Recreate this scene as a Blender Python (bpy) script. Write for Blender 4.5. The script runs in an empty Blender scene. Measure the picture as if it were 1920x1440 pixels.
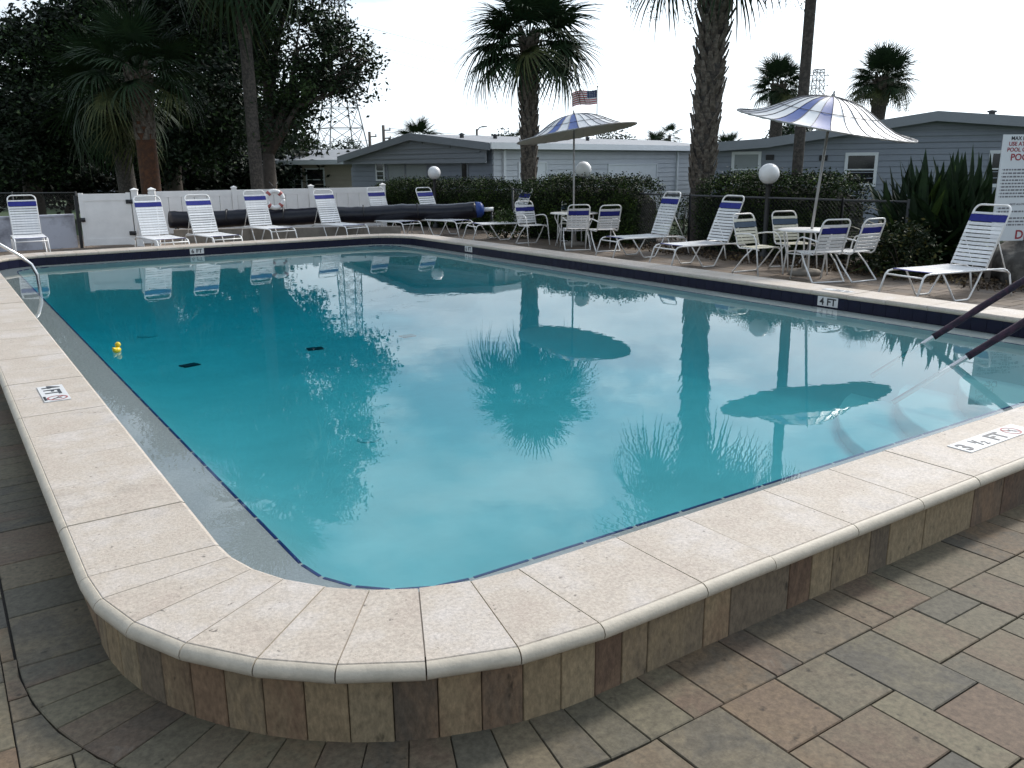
import bpy, bmesh, math, random
from mathutils import Vector, Matrix, Euler, Quaternion
import numpy as np
RND = random.Random(7)
PI = math.pi
sc = bpy.context.scene
COL = sc.collection

# ------------------------------------------------------------------ camera
CAM = Vector((-0.777, -2.4027, 1.75))
CR = Vector((0.8273339902, -0.5616401276, -0.0088789439))
CU = Vector((0.1481312451, 0.2029054216, 0.9679289871))
CF = Vector((0.5418261740, 0.8021158002, -0.2510670035))
FPX = 1593.24
cam_d = bpy.data.cameras.new('camera'); cam = bpy.data.objects.new('camera', cam_d); COL.objects.link(cam)
cam_d.sensor_width = 36.0; cam_d.lens = FPX / 1920 * 36.0; cam_d.clip_start = 0.05; cam_d.clip_end = 2000
cam.matrix_world = Matrix(((CR.x, CU.x, -CF.x, CAM.x), (CR.y, CU.y, -CF.y, CAM.y), (CR.z, CU.z, -CF.z, CAM.z), (0, 0, 0, 1)))
sc.camera = cam

# ------------------------------------------------------------------ world
SUN_DIR = Vector((1.12, 0.24, 1.0)).normalized()
SUN_EL = math.asin(SUN_DIR.z); SUN_AZ = math.atan2(SUN_DIR.x, SUN_DIR.y)
w = bpy.data.worlds.new('World'); sc.world = w; w.use_nodes = True
nt = w.node_tree; N = nt.nodes; L = nt.links
for n in list(N): N.remove(n)
out = N.new('ShaderNodeOutputWorld'); bg = N.new('ShaderNodeBackground')
sky = N.new('ShaderNodeTexSky'); sky.sky_type = 'NISHITA'; sky.sun_disc = False
sky.sun_elevation = SUN_EL; sky.sun_rotation = SUN_AZ; sky.air_density = 1.0; sky.dust_density = 2.0; sky.ozone_density = 1.0
tc = N.new('ShaderNodeTexCoord'); sep = N.new('ShaderNodeSeparateXYZ'); L.new(tc.outputs['Generated'], sep.inputs[0])
def wmath(op, a, b=None, clamp=False):
    m = N.new('ShaderNodeMath'); m.operation = op; m.use_clamp = clamp
    for i, v in enumerate((a, b)):
        if v is None: continue
        if isinstance(v, (int, float)): m.inputs[i].default_value = v
        else: L.new(v, m.inputs[i])
    return m.outputs[0]
zz = wmath('MAXIMUM', sep.outputs['Z'], 0.0)
den = wmath('ADD', zz, 0.16)
cx_ = wmath('DIVIDE', sep.outputs['X'], den); cy_ = wmath('DIVIDE', sep.outputs['Y'], den)
cmb = N.new('ShaderNodeCombineXYZ'); L.new(cx_, cmb.inputs[0]); L.new(cy_, cmb.inputs[1])
cn = N.new('ShaderNodeTexNoise'); cn.inputs['Scale'].default_value = 1.9; cn.inputs['Detail'].default_value = 7; cn.inputs['Roughness'].default_value = 0.6; cn.inputs['Distortion'].default_value = 0.35
L.new(cmb.outputs[0], cn.inputs['Vector'])
mr = N.new('ShaderNodeMapRange'); mr.interpolation_type = 'SMOOTHSTEP'
mr.inputs['From Min'].default_value = 0.40; mr.inputs['From Max'].default_value = 0.57
L.new(cn.outputs['Fac'], mr.inputs['Value'])
hzn = N.new('ShaderNodeMapRange'); hzn.interpolation_type = 'SMOOTHSTEP'
hzn.inputs['From Min'].default_value = 0.27; hzn.inputs['From Max'].default_value = 0.09; 
L.new(zz, hzn.inputs['Value'])
cover = wmath('MAXIMUM', mr.outputs[0], hzn.outputs[0])
cover = wmath('MULTIPLY', cover, 0.93)
skym = N.new('ShaderNodeMix'); skym.data_type = 'RGBA'; skym.blend_type = 'MULTIPLY'; skym.inputs['Factor'].default_value = 1.0
L.new(sky.outputs[0], skym.inputs['A']); skym.inputs['B'].default_value = (0.12, 0.12, 0.12, 1)
# cloud tone: thicker cloud slightly greyer
cn2 = N.new('ShaderNodeTexNoise'); cn2.inputs['Scale'].default_value = 3.2; cn2.inputs['Detail'].default_value = 6; L.new(cmb.outputs[0], cn2.inputs['Vector'])
crp = N.new('ShaderNodeValToRGB'); L.new(cn2.outputs['Fac'], crp.inputs[0])
crp.color_ramp.elements[0].position = 0.35; crp.color_ramp.elements[0].color = (0.56, 0.74, 0.92, 1)
crp.color_ramp.elements[1].position = 0.62; crp.color_ramp.elements[1].color = (1.22, 1.33, 1.42, 1)
mix = N.new('ShaderNodeMix'); mix.data_type = 'RGBA'; L.new(cover, mix.inputs['Factor'])
hz2 = N.new('ShaderNodeMix'); hz2.data_type = 'RGBA'; L.new(hzn.outputs[0], hz2.inputs['Factor']); L.new(crp.outputs[0], hz2.inputs['A']); hz2.inputs['B'].default_value = (1.06, 1.18, 1.28, 1)
L.new(skym.outputs['Result'], mix.inputs['A']); L.new(hz2.outputs['Result'], mix.inputs['B'])
# thin cloud glows round the veiled sun
vd = N.new('ShaderNodeVectorMath'); vd.operation = 'DOT_PRODUCT'; L.new(tc.outputs['Generated'], vd.inputs[0]); vd.inputs[1].default_value = SUN_DIR
au = wmath('POWER', wmath('MAXIMUM', vd.outputs['Value'], 0.0), 2.6)
aum = N.new('ShaderNodeMath'); aum.operation = 'MULTIPLY_ADD'; L.new(au, aum.inputs[0]); aum.inputs[1].default_value = 1.3; aum.inputs[2].default_value = 0.92
L.new(aum.outputs[0], bg.inputs['Strength'])
L.new(mix.outputs['Result'], bg.inputs['Color'])
L.new(bg.outputs[0], out.inputs[0])

sun_d = bpy.data.lights.new('sun', 'SUN'); sun = bpy.data.objects.new('sun', sun_d); COL.objects.link(sun)
sun_d.energy = 3.2; sun_d.angle = math.radians(8); sun_d.color = (1.0, 0.95, 0.88)
sun.rotation_euler = (-SUN_DIR).to_track_quat('-Z', 'Y').to_euler()
vs = sc.view_settings
vs.view_transform = 'Standard'; vs.look = 'None'; vs.exposure = 0.0; vs.gamma = 1.0; vs.use_curve_mapping = False
sc.cycles.max_bounces = 6; sc.cycles.diffuse_bounces = 3; sc.cycles.glossy_bounces = 3; sc.cycles.transparent_max_bounces = 10; sc.cycles.volume_bounces = 0

# ------------------------------------------------------------------ helpers
def ray(px, py): return CF + CR * ((px - 960) / FPX) + CU * (-(py - 720) / FPX)
def at(px, py, d): return CAM + ray(px, py) * d
def atz(px, d, z=0.0):
    a = (px - 960) / FPX
    b = ((z - CAM.z) / d - CF.z - CR.z * a) / CU.z
    return CAM + (CF + CR * a + CU * b) * d
class Plane:                                    # a vertical wall through A and B; px,py -> (s, z)
    def __init__(s, A, B):
        s.A = Vector((A.x, A.y, 0)); d = Vector((B.x - A.x, B.y - A.y, 0)); s.len = d.length; s.d = d.normalized(); s.n = Vector((s.d.y, -s.d.x, 0))
    def sz(s, px, py):
        r = ray(px, py); t = (s.A - CAM).dot(s.n) / r.dot(s.n); P = CAM + r * t
        return ((P - s.A).dot(s.d), P.z)
    def rot(s): return math.atan2(s.d.y, s.d.x)

class MB:
    def __init__(s): s.v = []; s.f = []; s.m = []; s.sm = []
    def add(s, vs, fs, mi=0, smooth=False):
        o = len(s.v); s.v += [tuple(v) for v in vs]
        for f in fs: s.f.append(tuple(i + o for i in f)); s.m.append(mi); s.sm.append(smooth)
    def box(s, x0, x1, y0, y1, z0, z1, mi=0):
        vs = [(x0,y0,z0),(x1,y0,z0),(x1,y1,z0),(x0,y1,z0),(x0,y0,z1),(x1,y0,z1),(x1,y1,z1),(x0,y1,z1)]
        s.add(vs, [(0,3,2,1),(4,5,6,7),(0,1,5,4),(1,2,6,5),(2,3,7,6),(3,0,4,7)], mi)
    def hexa(s, vs, mi=0): s.add(vs, [(0,3,2,1),(4,5,6,7),(0,1,5,4),(1,2,6,5),(2,3,7,6),(3,0,4,7)], mi)
    def tube(s, path, r, n=8, mi=0, cap=True, smooth=True):
        path = [Vector(p) for p in path]; rings = []; k = len(path)
        rr = r if isinstance(r, (list, tuple)) else [r] * k
        t0 = (path[1] - path[0]).normalized(); up = Vector((0, 0, 1)) if abs(t0.z) < 0.9 else Vector((1, 0, 0))
        x = t0.cross(up).normalized(); o = len(s.v)
        for i, p in enumerate(path):
            if i == 0: t = t0
            elif i == k - 1: t = (path[i] - path[i-1]).normalized()
            else: t = ((path[i+1] - path[i]).normalized() + (path[i] - path[i-1]).normalized()).normalized()
            x = (x - t * x.dot(t)).normalized(); y = t.cross(x)
            for j in range(n):
                a = 2 * PI * j / n; s.v.append(tuple(p + (x * math.cos(a) + y * math.sin(a)) * rr[i]))
        for i in range(k - 1):
            for j in range(n):
                a = o + i*n + j; b = o + i*n + (j+1) % n
                s.f.append((a, b, b + n, a + n)); s.m.append(mi); s.sm.append(smooth)
        if cap:
            s.f.append(tuple(o + j for j in reversed(range(n)))); s.m.append(mi); s.sm.append(False)
            s.f.append(tuple(o + (k-1)*n + j for j in range(n))); s.m.append(mi); s.sm.append(False)
    def lathe(s, prof, n=24, mi=0, c=(0,0,0), smooth=True):
        o = len(s.v); k = len(prof)
        for r, z in prof:
            for j in range(n):
                a = 2*PI*j/n; s.v.append((c[0] + r*math.cos(a), c[1] + r*math.sin(a), c[2] + z))
        for i in range(k-1):
            for j in range(n):
                a = o+i*n+j; b = o+i*n+(j+1) % n
                s.f.append((a, b, b+n, a+n)); s.m.append(mi); s.sm.append(smooth)
    def prism(s, poly, z0, z1, ch=0.0, mi=0, gap=0.0):
        n = len(poly); cxm = sum(p[0] for p in poly)/n; cym = sum(p[1] for p in poly)/n
        def inset(d):
            r = []
            for p in poly:
                vx, vy = p[0]-cxm, p[1]-cym; l = math.hypot(vx, vy) or 1
                k = max(0.0, 1 - d*1.35/l); r.append((cxm+vx*k, cym+vy*k))
            return r
        a = inset(gap); o = [(x, y, z0) for x, y in a] + [(x, y, z1-ch) for x, y in a]
        b = inset(gap+ch); o += [(x, y, z1) for x, y in b]
        fs = [tuple(range(2*n, 3*n)), tuple(reversed(range(n)))]
        for i in range(n):
            j = (i+1) % n; fs += [(i, j, n+j, n+i), (n+i, n+j, 2*n+j, 2*n+i)]
        s.add(o, fs, mi)
    def mesh(s, name):
        m = bpy.data.meshes.new(name); m.from_pydata(s.v, [], s.f)
        if any(s.m): m.polygons.foreach_set('material_index', s.m)
        if any(s.sm): m.polygons.foreach_set('use_smooth', s.sm)
        m.update(); return m
    def xform(s, M): s.v = [tuple(M @ Vector(v)) for v in s.v]
    def build(s, name, mats, parent=None, loc=(0,0,0), rot=(0,0,0)): return link(name, s.mesh(name), mats, parent, loc, rot)
def link(name, me, mats, parent=None, loc=(0,0,0), rot=(0,0,0), scale=None):
    if mats is not None and len(me.materials) == 0:
        for m in (mats if isinstance(mats, (list, tuple)) else [mats]): me.materials.append(m)
    o = bpy.data.objects.new(name, me); COL.objects.link(o); o.location = loc; o.rotation_euler = rot
    if scale: o.scale = scale
    if parent: o.parent = parent
    return o
def tag(o, label=None, cat=None, group=None, kind=None):
    if label: o['label'] = label
    if cat: o['category'] = cat
    if group: o['group'] = group
    if kind: o['kind'] = kind
    return o
def thing(name, label, cat, loc=(0,0,0), rz=0, group=None):
    o = bpy.data.objects.new(name, None); o.empty_display_size = 0.1; COL.objects.link(o); o.location = loc; o.rotation_euler = (0, 0, rz)
    return tag(o, label, cat, group)
def copy_tree(o, parent=None):
    c = o.copy(); COL.objects.link(c); c.parent = parent
    for ch in list(KIDS.get(o.name, o.children)): copy_tree(ch, c)
    return c
KIDS = {}
def textmesh(s, size, depth=0.0, bold=0.0, align='LEFT'):
    cu = bpy.data.curves.new('lettering', 'FONT'); cu.body = s; cu.size = size; cu.extrude = depth; cu.offset = bold; cu.align_x = align; cu.resolution_u = 3
    t = bpy.data.objects.new('lettering', cu); COL.objects.link(t)
    dg = bpy.context.evaluated_depsgraph_get(); me = bpy.data.meshes.new_from_object(t.evaluated_get(dg))
    bpy.data.objects.remove(t); bpy.data.curves.remove(cu); return me

# ------------------------------------------------------------------ materials
def mat(name, base=(0.5,0.5,0.5), rough=0.6, metal=0.0, spec=0.5, var=0.0, vscale=8.0, bump=0.0, bscale=60.0, coords='Object', col2=None, c2pos=(0.45,0.6), rnd=0.0):
    m = bpy.data.materials.new(name); m.use_nodes = True; t = m.node_tree; b = t.nodes['Principled BSDF']
    b.inputs['Base Color'].default_value = (*base, 1); b.inputs['Roughness'].default_value = rough
    b.inputs['Metallic'].default_value = metal; b.inputs['Specular IOR Level'].default_value = spec
    if var or bump or col2:
        tcn = t.nodes.new('ShaderNodeTexCoord'); v = tcn.outputs[coords]
    if var or col2:
        n = t.nodes.new('ShaderNodeTexNoise'); n.inputs['Scale'].default_value = vscale; n.inputs['Detail'].default_value = 6; n.inputs['Roughness'].default_value = 0.65; t.links.new(v, n.inputs['Vector'])
        r = t.nodes.new('ShaderNodeValToRGB'); t.links.new(n.outputs['Fac'], r.inputs[0])
        a = col2 if col2 else tuple(c*(1-var) for c in base); bb = base if col2 else tuple(min(1, c*(1+var)) for c in base)
        r.color_ramp.elements[0].position = c2pos[0] if col2 else 0.3; r.color_ramp.elements[1].position = c2pos[1] if col2 else 0.7
        r.color_ramp.elements[0].color = (*a, 1); r.color_ramp.elements[1].color = (*bb, 1)
        t.links.new(r.outputs[0], b.inputs['Base Color'])
    if rnd:
        oi = t.nodes.new('ShaderNodeObjectInfo'); mp = t.nodes.new('ShaderNodeMapRange'); mp.inputs['To Min'].default_value = 1-rnd; mp.inputs['To Max'].default_value = 1+rnd*.4; t.links.new(oi.outputs['Random'], mp.inputs['Value'])
        mm = t.nodes.new('ShaderNodeMix'); mm.data_type = 'RGBA'; mm.blend_type = 'MULTIPLY'; mm.inputs['Factor'].default_value = 1; t.links.new(mp.outputs[0], mm.inputs['B']); mm.inputs['A'].default_value = (*base, 1)
        for lk in list(b.inputs['Base Color'].links): t.links.new(lk.from_socket, mm.inputs['A'])
        t.links.new(mm.outputs['Result'], b.inputs['Base Color'])
    if bump:
        n2 = t.nodes.new('ShaderNodeTexNoise'); n2.inputs['Scale'].default_value = bscale; n2.inputs['Detail'].default_value = 4; t.links.new(v, n2.inputs['Vector'])
        bp = t.nodes.new('ShaderNodeBump'); bp.inputs['Strength'].default_value = bump; bp.inputs['Distance'].default_value = 0.01
        t.links.new(n2.outputs['Fac'], bp.inputs['Height']); t.links.new(bp.outputs[0], b.inputs['Normal'])
    return m
def paver_mat(name, cols, dark=0.62, scale=5.0, bump=0.25, stretch=(1,1,1)):
    """each stone takes one tone by its own random number, with weathered blotches in a second tone"""
    m = bpy.data.materials.new(name); m.use_nodes = True; t = m.node_tree; b = t.nodes['Principled BSDF']; nn = t.nodes; ll = t.links
    oi = nn.new('ShaderNodeObjectInfo'); tcn = nn.new('ShaderNodeTexCoord')
    vm = nn.new('ShaderNodeVectorMath'); vm.operation = 'ADD'
    sc_ = nn.new('ShaderNodeVectorMath'); sc_.operation = 'SCALE'; sc_.inputs[0].default_value = (31.7, 17.3, 23.1); ll.new(oi.outputs['Random'], sc_.inputs['Scale'])
    mpg = nn.new('ShaderNodeMapping'); mpg.inputs['Scale'].default_value = stretch; ll.new(tcn.outputs['Object'], mpg.inputs[0])
    ll.new(mpg.outputs[0], vm.inputs[0]); ll.new(sc_.outputs[0], vm.inputs[1])
    r1 = nn.new('ShaderNodeValToRGB'); r1.color_ramp.interpolation = 'CONSTANT'
    k = len(cols)
    while len(r1.color_ramp.elements) < k: r1.color_ramp.elements.new(0.5)
    for i, c in enumerate(cols): r1.color_ramp.elements[i].position = i / k; r1.color_ramp.elements[i].color = (*c, 1)
    ll.new(oi.outputs['Random'], r1.inputs[0])
    r2 = nn.new('ShaderNodeValToRGB'); r2.color_ramp.interpolation = 'CONSTANT'
    while len(r2.color_ramp.elements) < k: r2.color_ramp.elements.new(0.5)
    for i in range(k): r2.color_ramp.elements[i].position = i / k; r2.color_ramp.elements[i].color = (*cols[(i*3+2) % k], 1)
    ml = nn.new('ShaderNodeMath'); ml.operation = 'MULTIPLY'; ml.inputs[1].default_value = 7.31; ll.new(oi.outputs['Random'], ml.inputs[0])
    fr = nn.new('ShaderNodeMath'); fr.operation = 'FRACT'; ll.new(ml.outputs[0], fr.inputs[0]); ll.new(fr.outputs[0], r2.inputs[0])
    n1 = nn.new('ShaderNodeTexNoise'); n1.inputs['Scale'].default_value = scale; n1.inputs['Detail'].default_value = 8; n1.inputs['Roughness'].default_value = 0.68; n1.inputs['Distortion'].default_value = 0.6; ll.new(vm.outputs[0], n1.inputs['Vector'])
    rr = nn.new('ShaderNodeMapRange'); rr.inputs['From Min'].default_value = 0.40; rr.inputs['From Max'].default_value = 0.66; rr.inputs['To Max'].default_value = 0.9; ll.new(n1.outputs['Fac'], rr.inputs['Value'])
    mx = nn.new('ShaderNodeMix'); mx.data_type = 'RGBA'; ll.new(rr.outputs[0], mx.inputs['Factor']); ll.new(r1.outputs[0], mx.inputs['A']); ll.new(r2.outputs[0], mx.inputs['B'])
    n2 = nn.new('ShaderNodeTexNoise'); n2.inputs['Scale'].default_value = 45; n2.inputs['Detail'].default_value = 6; n2.inputs['Roughness'].default_value = 0.7; ll.new(vm.outputs[0], n2.inputs['Vector'])
    sp = nn.new('ShaderNodeMapRange'); sp.inputs['From Min'].default_value = 0.3; sp.inputs['From Max'].default_value = 0.7; sp.inputs['To Min'].default_value = dark; sp.inputs['To Max'].default_value = 1.35; ll.new(n2.outputs['Fac'], sp.inputs['Value'])
    m2 = nn.new('ShaderNodeMix'); m2.data_type = 'RGBA'; m2.blend_type = 'MULTIPLY'; m2.inputs['Factor'].default_value = 1; ll.new(mx.outputs['Result'], m2.inputs['A']); ll.new(sp.outputs[0], m2.inputs['B'])
    n3 = nn.new('ShaderNodeTexNoise'); n3.inputs['Scale'].default_value = 17; n3.inputs['Detail'].default_value = 3; ll.new(vm.outputs[0], n3.inputs['Vector'])
    pt = nn.new('ShaderNodeMapRange'); pt.inputs['From Min'].default_value = 0.24; pt.inputs['From Max'].default_value = 0.33; pt.inputs['To Min'].default_value = 0.3; ll.new(n3.outputs['Fac'], pt.inputs['Value'])
    ef = nn.new('ShaderNodeMapRange'); ef.inputs['From Min'].default_value = 0.66; ef.inputs['From Max'].default_value = 0.78; ef.inputs['To Max'].default_value = 0.35; ll.new(n1.outputs['Fac'], ef.inputs['Value'])
    m4 = nn.new('ShaderNodeMix'); m4.data_type = 'RGBA'; m4.blend_type = 'MULTIPLY'; m4.inputs['Factor'].default_value = 1; ll.new(m2.outputs['Result'], m4.inputs['A']); ll.new(pt.outputs[0], m4.inputs['B'])
    m5 = nn.new('ShaderNodeMix'); m5.data_type = 'RGBA'; ll.new(ef.outputs[0], m5.inputs['Factor']); ll.new(m4.outputs['Result'], m5.inputs['A']); m5.inputs['B'].default_value = (0.26, 0.25, 0.22, 1)
    ll.new(m5.outputs['Result'], b.inputs['Base Color']); b.inputs['Roughness'].default_value = 0.75; b.inputs['Specular IOR Level'].default_value = 0.35
    bp = nn.new('ShaderNodeBump'); bp.inputs['Strength'].default_value = bump; bp.inputs['Distance'].default_value = 0.006; ll.new(n2.outputs['Fac'], bp.inputs['Height']); ll.new(bp.outputs[0], b.inputs['Normal'])
    return m
def coping_mat():
    m = bpy.data.materials.new('coping_stone'); m.use_nodes = True; t = m.node_tree; b = t.nodes['Principled BSDF']; nn = t.nodes; ll = t.links
    tcn = nn.new('ShaderNodeTexCoord'); oi = nn.new('ShaderNodeObjectInfo')
    vm = nn.new('ShaderNodeVectorMath'); vm.operation = 'ADD'; ll.new(tcn.outputs['Object'], vm.inputs[0])
    s_ = nn.new('ShaderNodeVectorMath'); s_.operation = 'SCALE'; s_.inputs[0].default_value = (11.7, 7.3, 3.1); ll.new(oi.outputs['Random'], s_.inputs['Scale']); ll.new(s_.outputs[0], vm.inputs[1])
    def noise(scale, det, ro=0.6):
        n = nn.new('ShaderNodeTexNoise'); n.inputs['Scale'].default_value = scale; n.inputs['Detail'].default_value = det; n.inputs['Roughness'].default_value = ro; ll.new(vm.outputs[0], n.inputs['Vector']); return n
    big = noise(3.2, 6, 0.65); fine = noise(75, 4, 0.75); pit = noise(30, 3, 0.6)
    r = nn.new('ShaderNodeValToRGB'); ll.new(big.outputs['Fac'], r.inputs[0])
    r.color_ramp.elements[0].position = 0.32; r.color_ramp.elements[0].color = (0.385, 0.325, 0.27, 1)
    r.color_ramp.elements[1].position = 0.66; r.color_ramp.elements[1].color = (0.46, 0.415, 0.375, 1)
    e = r.color_ramp.elements.new(0.48); e.color = (0.415, 0.36, 0.30, 1)
    sp = nn.new('ShaderNodeMapRange'); sp.inputs['From Min'].default_value = 0.32; sp.inputs['From Max'].default_value = 0.68; sp.inputs['To Min'].default_value = 0.76; sp.inputs['To Max'].default_value = 1.20; ll.new(fine.outputs['Fac'], sp.inputs['Value'])
    mu = nn.new('ShaderNodeMix'); mu.data_type = 'RGBA'; mu.blend_type = 'MULTIPLY'; mu.inputs['Factor'].default_value = 1; ll.new(r.outputs[0], mu.inputs['A']); ll.new(sp.outputs[0], mu.inputs['B'])
    pr = nn.new('ShaderNodeMapRange'); pr.inputs['From Min'].default_value = 0.26; pr.inputs['From Max'].default_value = 0.33; pr.inputs['To Min'].default_value = 0.35; pr.inputs['To Max'].default_value = 1; ll.new(pit.outputs['Fac'], pr.inputs['Value'])
    m2 = nn.new('ShaderNodeMix'); m2.data_type = 'RGBA'; m2.blend_type = 'MULTIPLY'; m2.inputs['Factor'].default_value = 1; ll.new(mu.outputs['Result'], m2.inputs['A']); ll.new(pr.outputs[0], m2.inputs['B'])
    st = noise(1.7, 5, 0.7)
    sr = nn.new('ShaderNodeMapRange'); sr.inputs['From Min'].default_value = 0.58; sr.inputs['From Max'].default_value = 0.72; sr.inputs['To Min'].default_value = 1; sr.inputs['To Max'].default_value = 0.72; ll.new(st.outputs['Fac'], sr.inputs['Value'])
    m3 = nn.new('ShaderNodeMix'); m3.data_type = 'RGBA'; m3.blend_type = 'MULTIPLY'; m3.inputs['Factor'].default_value = 1; ll.new(m2.outputs['Result'], m3.inputs['A']); ll.new(sr.outputs[0], m3.inputs['B'])
    ll.new(m3.outputs['Result'], b.inputs['Base Color']); b.inputs['Roughness'].default_value = 0.62; b.inputs['Specular IOR Level'].default_value = 0.4
    bp = nn.new('ShaderNodeBump'); bp.inputs['Strength'].default_value = 0.5; bp.inputs['Distance'].default_value = 0.004; ll.new(fine.outputs['Fac'], bp.inputs['Height']); ll.new(bp.outputs[0], b.inputs['Normal'])
    return m
def water_mat():
    m = bpy.data.materials.new('pool_water'); m.use_nodes = True; t = m.node_tree; nn = t.nodes; ll = t.links
    for n in list(nn):
        if n.type != 'OUTPUT_MATERIAL': nn.remove(n)
    o = [n for n in nn if n.type == 'OUTPUT_MATERIAL'][0]
    tr = nn.new('ShaderNodeBsdfTransparent'); gl = nn.new('ShaderNodeBsdfGlossy'); gl.inputs['Roughness'].default_value = 0.0
    fr = nn.new('ShaderNodeFresnel'); fr.inputs['IOR'].default_value = 1.36
    tcn = nn.new('ShaderNodeTexCoord'); n1 = nn.new('ShaderNodeTexNoise'); n1.inputs['Scale'].default_value = 2.6; n1.inputs['Detail'].default_value = 3; ll.new(tcn.outputs['Object'], n1.inputs['Vector'])
    n2 = nn.new('ShaderNodeTexNoise'); n2.inputs['Scale'].default_value = 11; n2.inputs['Detail'].default_value = 2; ll.new(tcn.outputs['Object'], n2.inputs['Vector'])
    ad = nn.new('ShaderNodeMath'); ad.operation = 'MULTIPLY_ADD'; ll.new(n2.outputs['Fac'], ad.inputs[0]); ad.inputs[1].default_value = 0.09; ll.new(n1.outputs['Fac'], ad.inputs[2])
    bp = nn.new('ShaderNodeBump'); bp.inputs['Strength'].default_value = 0.13; bp.inputs['Distance'].default_value = 0.006; ll.new(ad.outputs[0], bp.inputs['Height'])
    ll.new(bp.outputs[0], gl.inputs['Normal'])
    mx = nn.new('ShaderNodeMixShader'); ll.new(fr.outputs[0], mx.inputs[0]); ll.new(tr.outputs[0], mx.inputs[1]); ll.new(gl.outputs[0], mx.inputs[2]); ll.new(mx.outputs[0], o.inputs['Surface'])
    va = nn.new('ShaderNodeVolumeAbsorption'); va.inputs['Color'].default_value = (0.27, 0.86, 0.905, 1); va.inputs['Density'].default_value = 0.74; ll.new(va.outputs[0], o.inputs['Volume'])
    return m

M = {}
M['coping'] = coping_mat()
M['coping_nose'] = mat('coping_nose', (0.43, 0.38, 0.305), 0.6, var=0.14, vscale=14, bump=0.15, bscale=90)
PCOLS = [(0.126, 0.1, 0.067), (0.107, 0.093, 0.063), (0.134, 0.094, 0.057), (0.087, 0.078, 0.057), (0.113, 0.079, 0.054), (0.127, 0.11, 0.071), (0.073, 0.066, 0.052), (0.123, 0.101, 0.066)]
M['paver'] = paver_mat('paver', PCOLS)
WCOLS = [(0.247, 0.18, 0.106), (0.228, 0.17, 0.101), (0.115, 0.071, 0.046), (0.266, 0.197, 0.116), (0.144, 0.11, 0.075), (0.193, 0.123, 0.075), (0.235, 0.18, 0.11), (0.094, 0.073, 0.053)]
M['wall_paver'] = paver_mat('wall_paver', WCOLS, scale=5.0, stretch=(1.3,1.3,.6))
M['joint'] = mat('joint_sand', (0.018,0.015,0.012), 0.95, var=0.4, vscale=60)
M['coping_grout'] = mat('coping_grout', (0.36,0.30,0.245), 0.85, var=0.3, vscale=9)
M['grout'] = mat('grout', (0.16,0.14,0.115), 0.9, var=0.2, vscale=40)
M['navy'] = mat('navy_tile', (0.005,0.006,0.022), 0.35, spec=0.2, var=0.35, vscale=5)
M['trim_blue'] = mat('trim_blue', (0.012,0.03,0.16), 0.35, var=0.3, vscale=9)
M['plaster'] = mat('pool_plaster', (0.62,0.66,0.64), 0.8, var=0.09, vscale=1.1, bump=0.1, bscale=30)
M['ledge'] = mat('ledge_plaster', (0.42,0.46,0.44), 0.85, var=0.16, vscale=60, bump=0.2, bscale=120)
M['water'] = water_mat()
M['white_paint'] = mat('white_powder_coat', (0.78,0.77,0.75), 0.35, var=0.06, vscale=9)
M['strap'] = mat('vinyl_strap_white', (0.78,0.78,0.78), 0.42, var=0.12, vscale=25, rnd=0.16)
M['strap_blue'] = mat('vinyl_strap_blue', (0.026,0.032,0.21), 0.5, spec=0.2, var=0.2, vscale=18, rnd=0.16)
M['strap_teal'] = mat('vinyl_strap_faded', (0.045,0.08,0.13), 0.45, var=0.2, vscale=18)
M['strap_cream'] = mat('vinyl_strap_cream', (0.74,0.72,0.60), 0.45, var=0.12, vscale=25, rnd=0.16)
M['chrome'] = mat('stainless_steel', (0.62,0.62,0.62), 0.18, metal=1.0)
M['purple'] = mat('purple_rail_pad', (0.040,0.014,0.030), 0.8, col2=(0.014,0.007,0.018), vscale=22, bump=0.3, bscale=70)
M['pvc'] = mat('white_vinyl_fence', (0.84,0.82,0.80), 0.45, var=0.07, vscale=3)
M['blackplastic'] = mat('black_plastic', (0.012,0.012,0.014), 0.45)
M['stucco'] = mat('white_stucco', (0.50,0.51,0.57), 0.9, col2=(0.17,0.17,0.20), c2pos=(0.30,0.52), vscale=1.6, bump=0.2, bscale=50)
M['concrete'] = mat('concrete', (0.22,0.195,0.165), 0.9, var=0.22, vscale=5, bump=0.2, bscale=40)
M['cover'] = mat('cover_vinyl', (0.007,0.008,0.015), 0.30, spec=0.4, var=0.4, vscale=6, bump=0.9, bscale=7)
M['cover_blue'] = mat('cover_blue', (0.012,0.05,0.24), 0.4)
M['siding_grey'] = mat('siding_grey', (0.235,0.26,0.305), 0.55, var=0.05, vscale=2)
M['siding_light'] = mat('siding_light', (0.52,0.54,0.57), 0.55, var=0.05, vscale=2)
M['siding_beige'] = mat('siding_beige', (0.40,0.35,0.28), 0.6, var=0.06, vscale=2)
M['trim_white'] = mat('trim_white', (0.70,0.72,0.74), 0.5, var=0.04, vscale=3)
M['trim_grey'] = mat('trim_grey', (0.24,0.255,0.28), 0.5, var=0.05, vscale=3)
M['roof'] = mat('roof_coating', (0.23,0.24,0.255), 0.75, var=0.18, vscale=2.5)
M['glass'] = mat('window_glass', (0.012,0.013,0.016), 0.08, spec=0.6)
M['panel'] = mat('porch_panel', (0.27,0.295,0.30), 0.5, var=0.05, vscale=2)
M['bark'] = mat('bark', (0.065,0.052,0.042), 0.9, var=0.35, vscale=9, bump=0.6, bscale=22)
M['palm_trunk'] = mat('palm_trunk', (0.085,0.072,0.06), 0.9, col2=(0.04,0.034,0.029), vscale=16, bump=0.7, bscale=30)
M['palm_orange'] = mat('palm_trunk_rust', (0.105,0.042,0.018), 0.9, col2=(0.06,0.028,0.015), vscale=10, bump=0.5, bscale=30)
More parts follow.
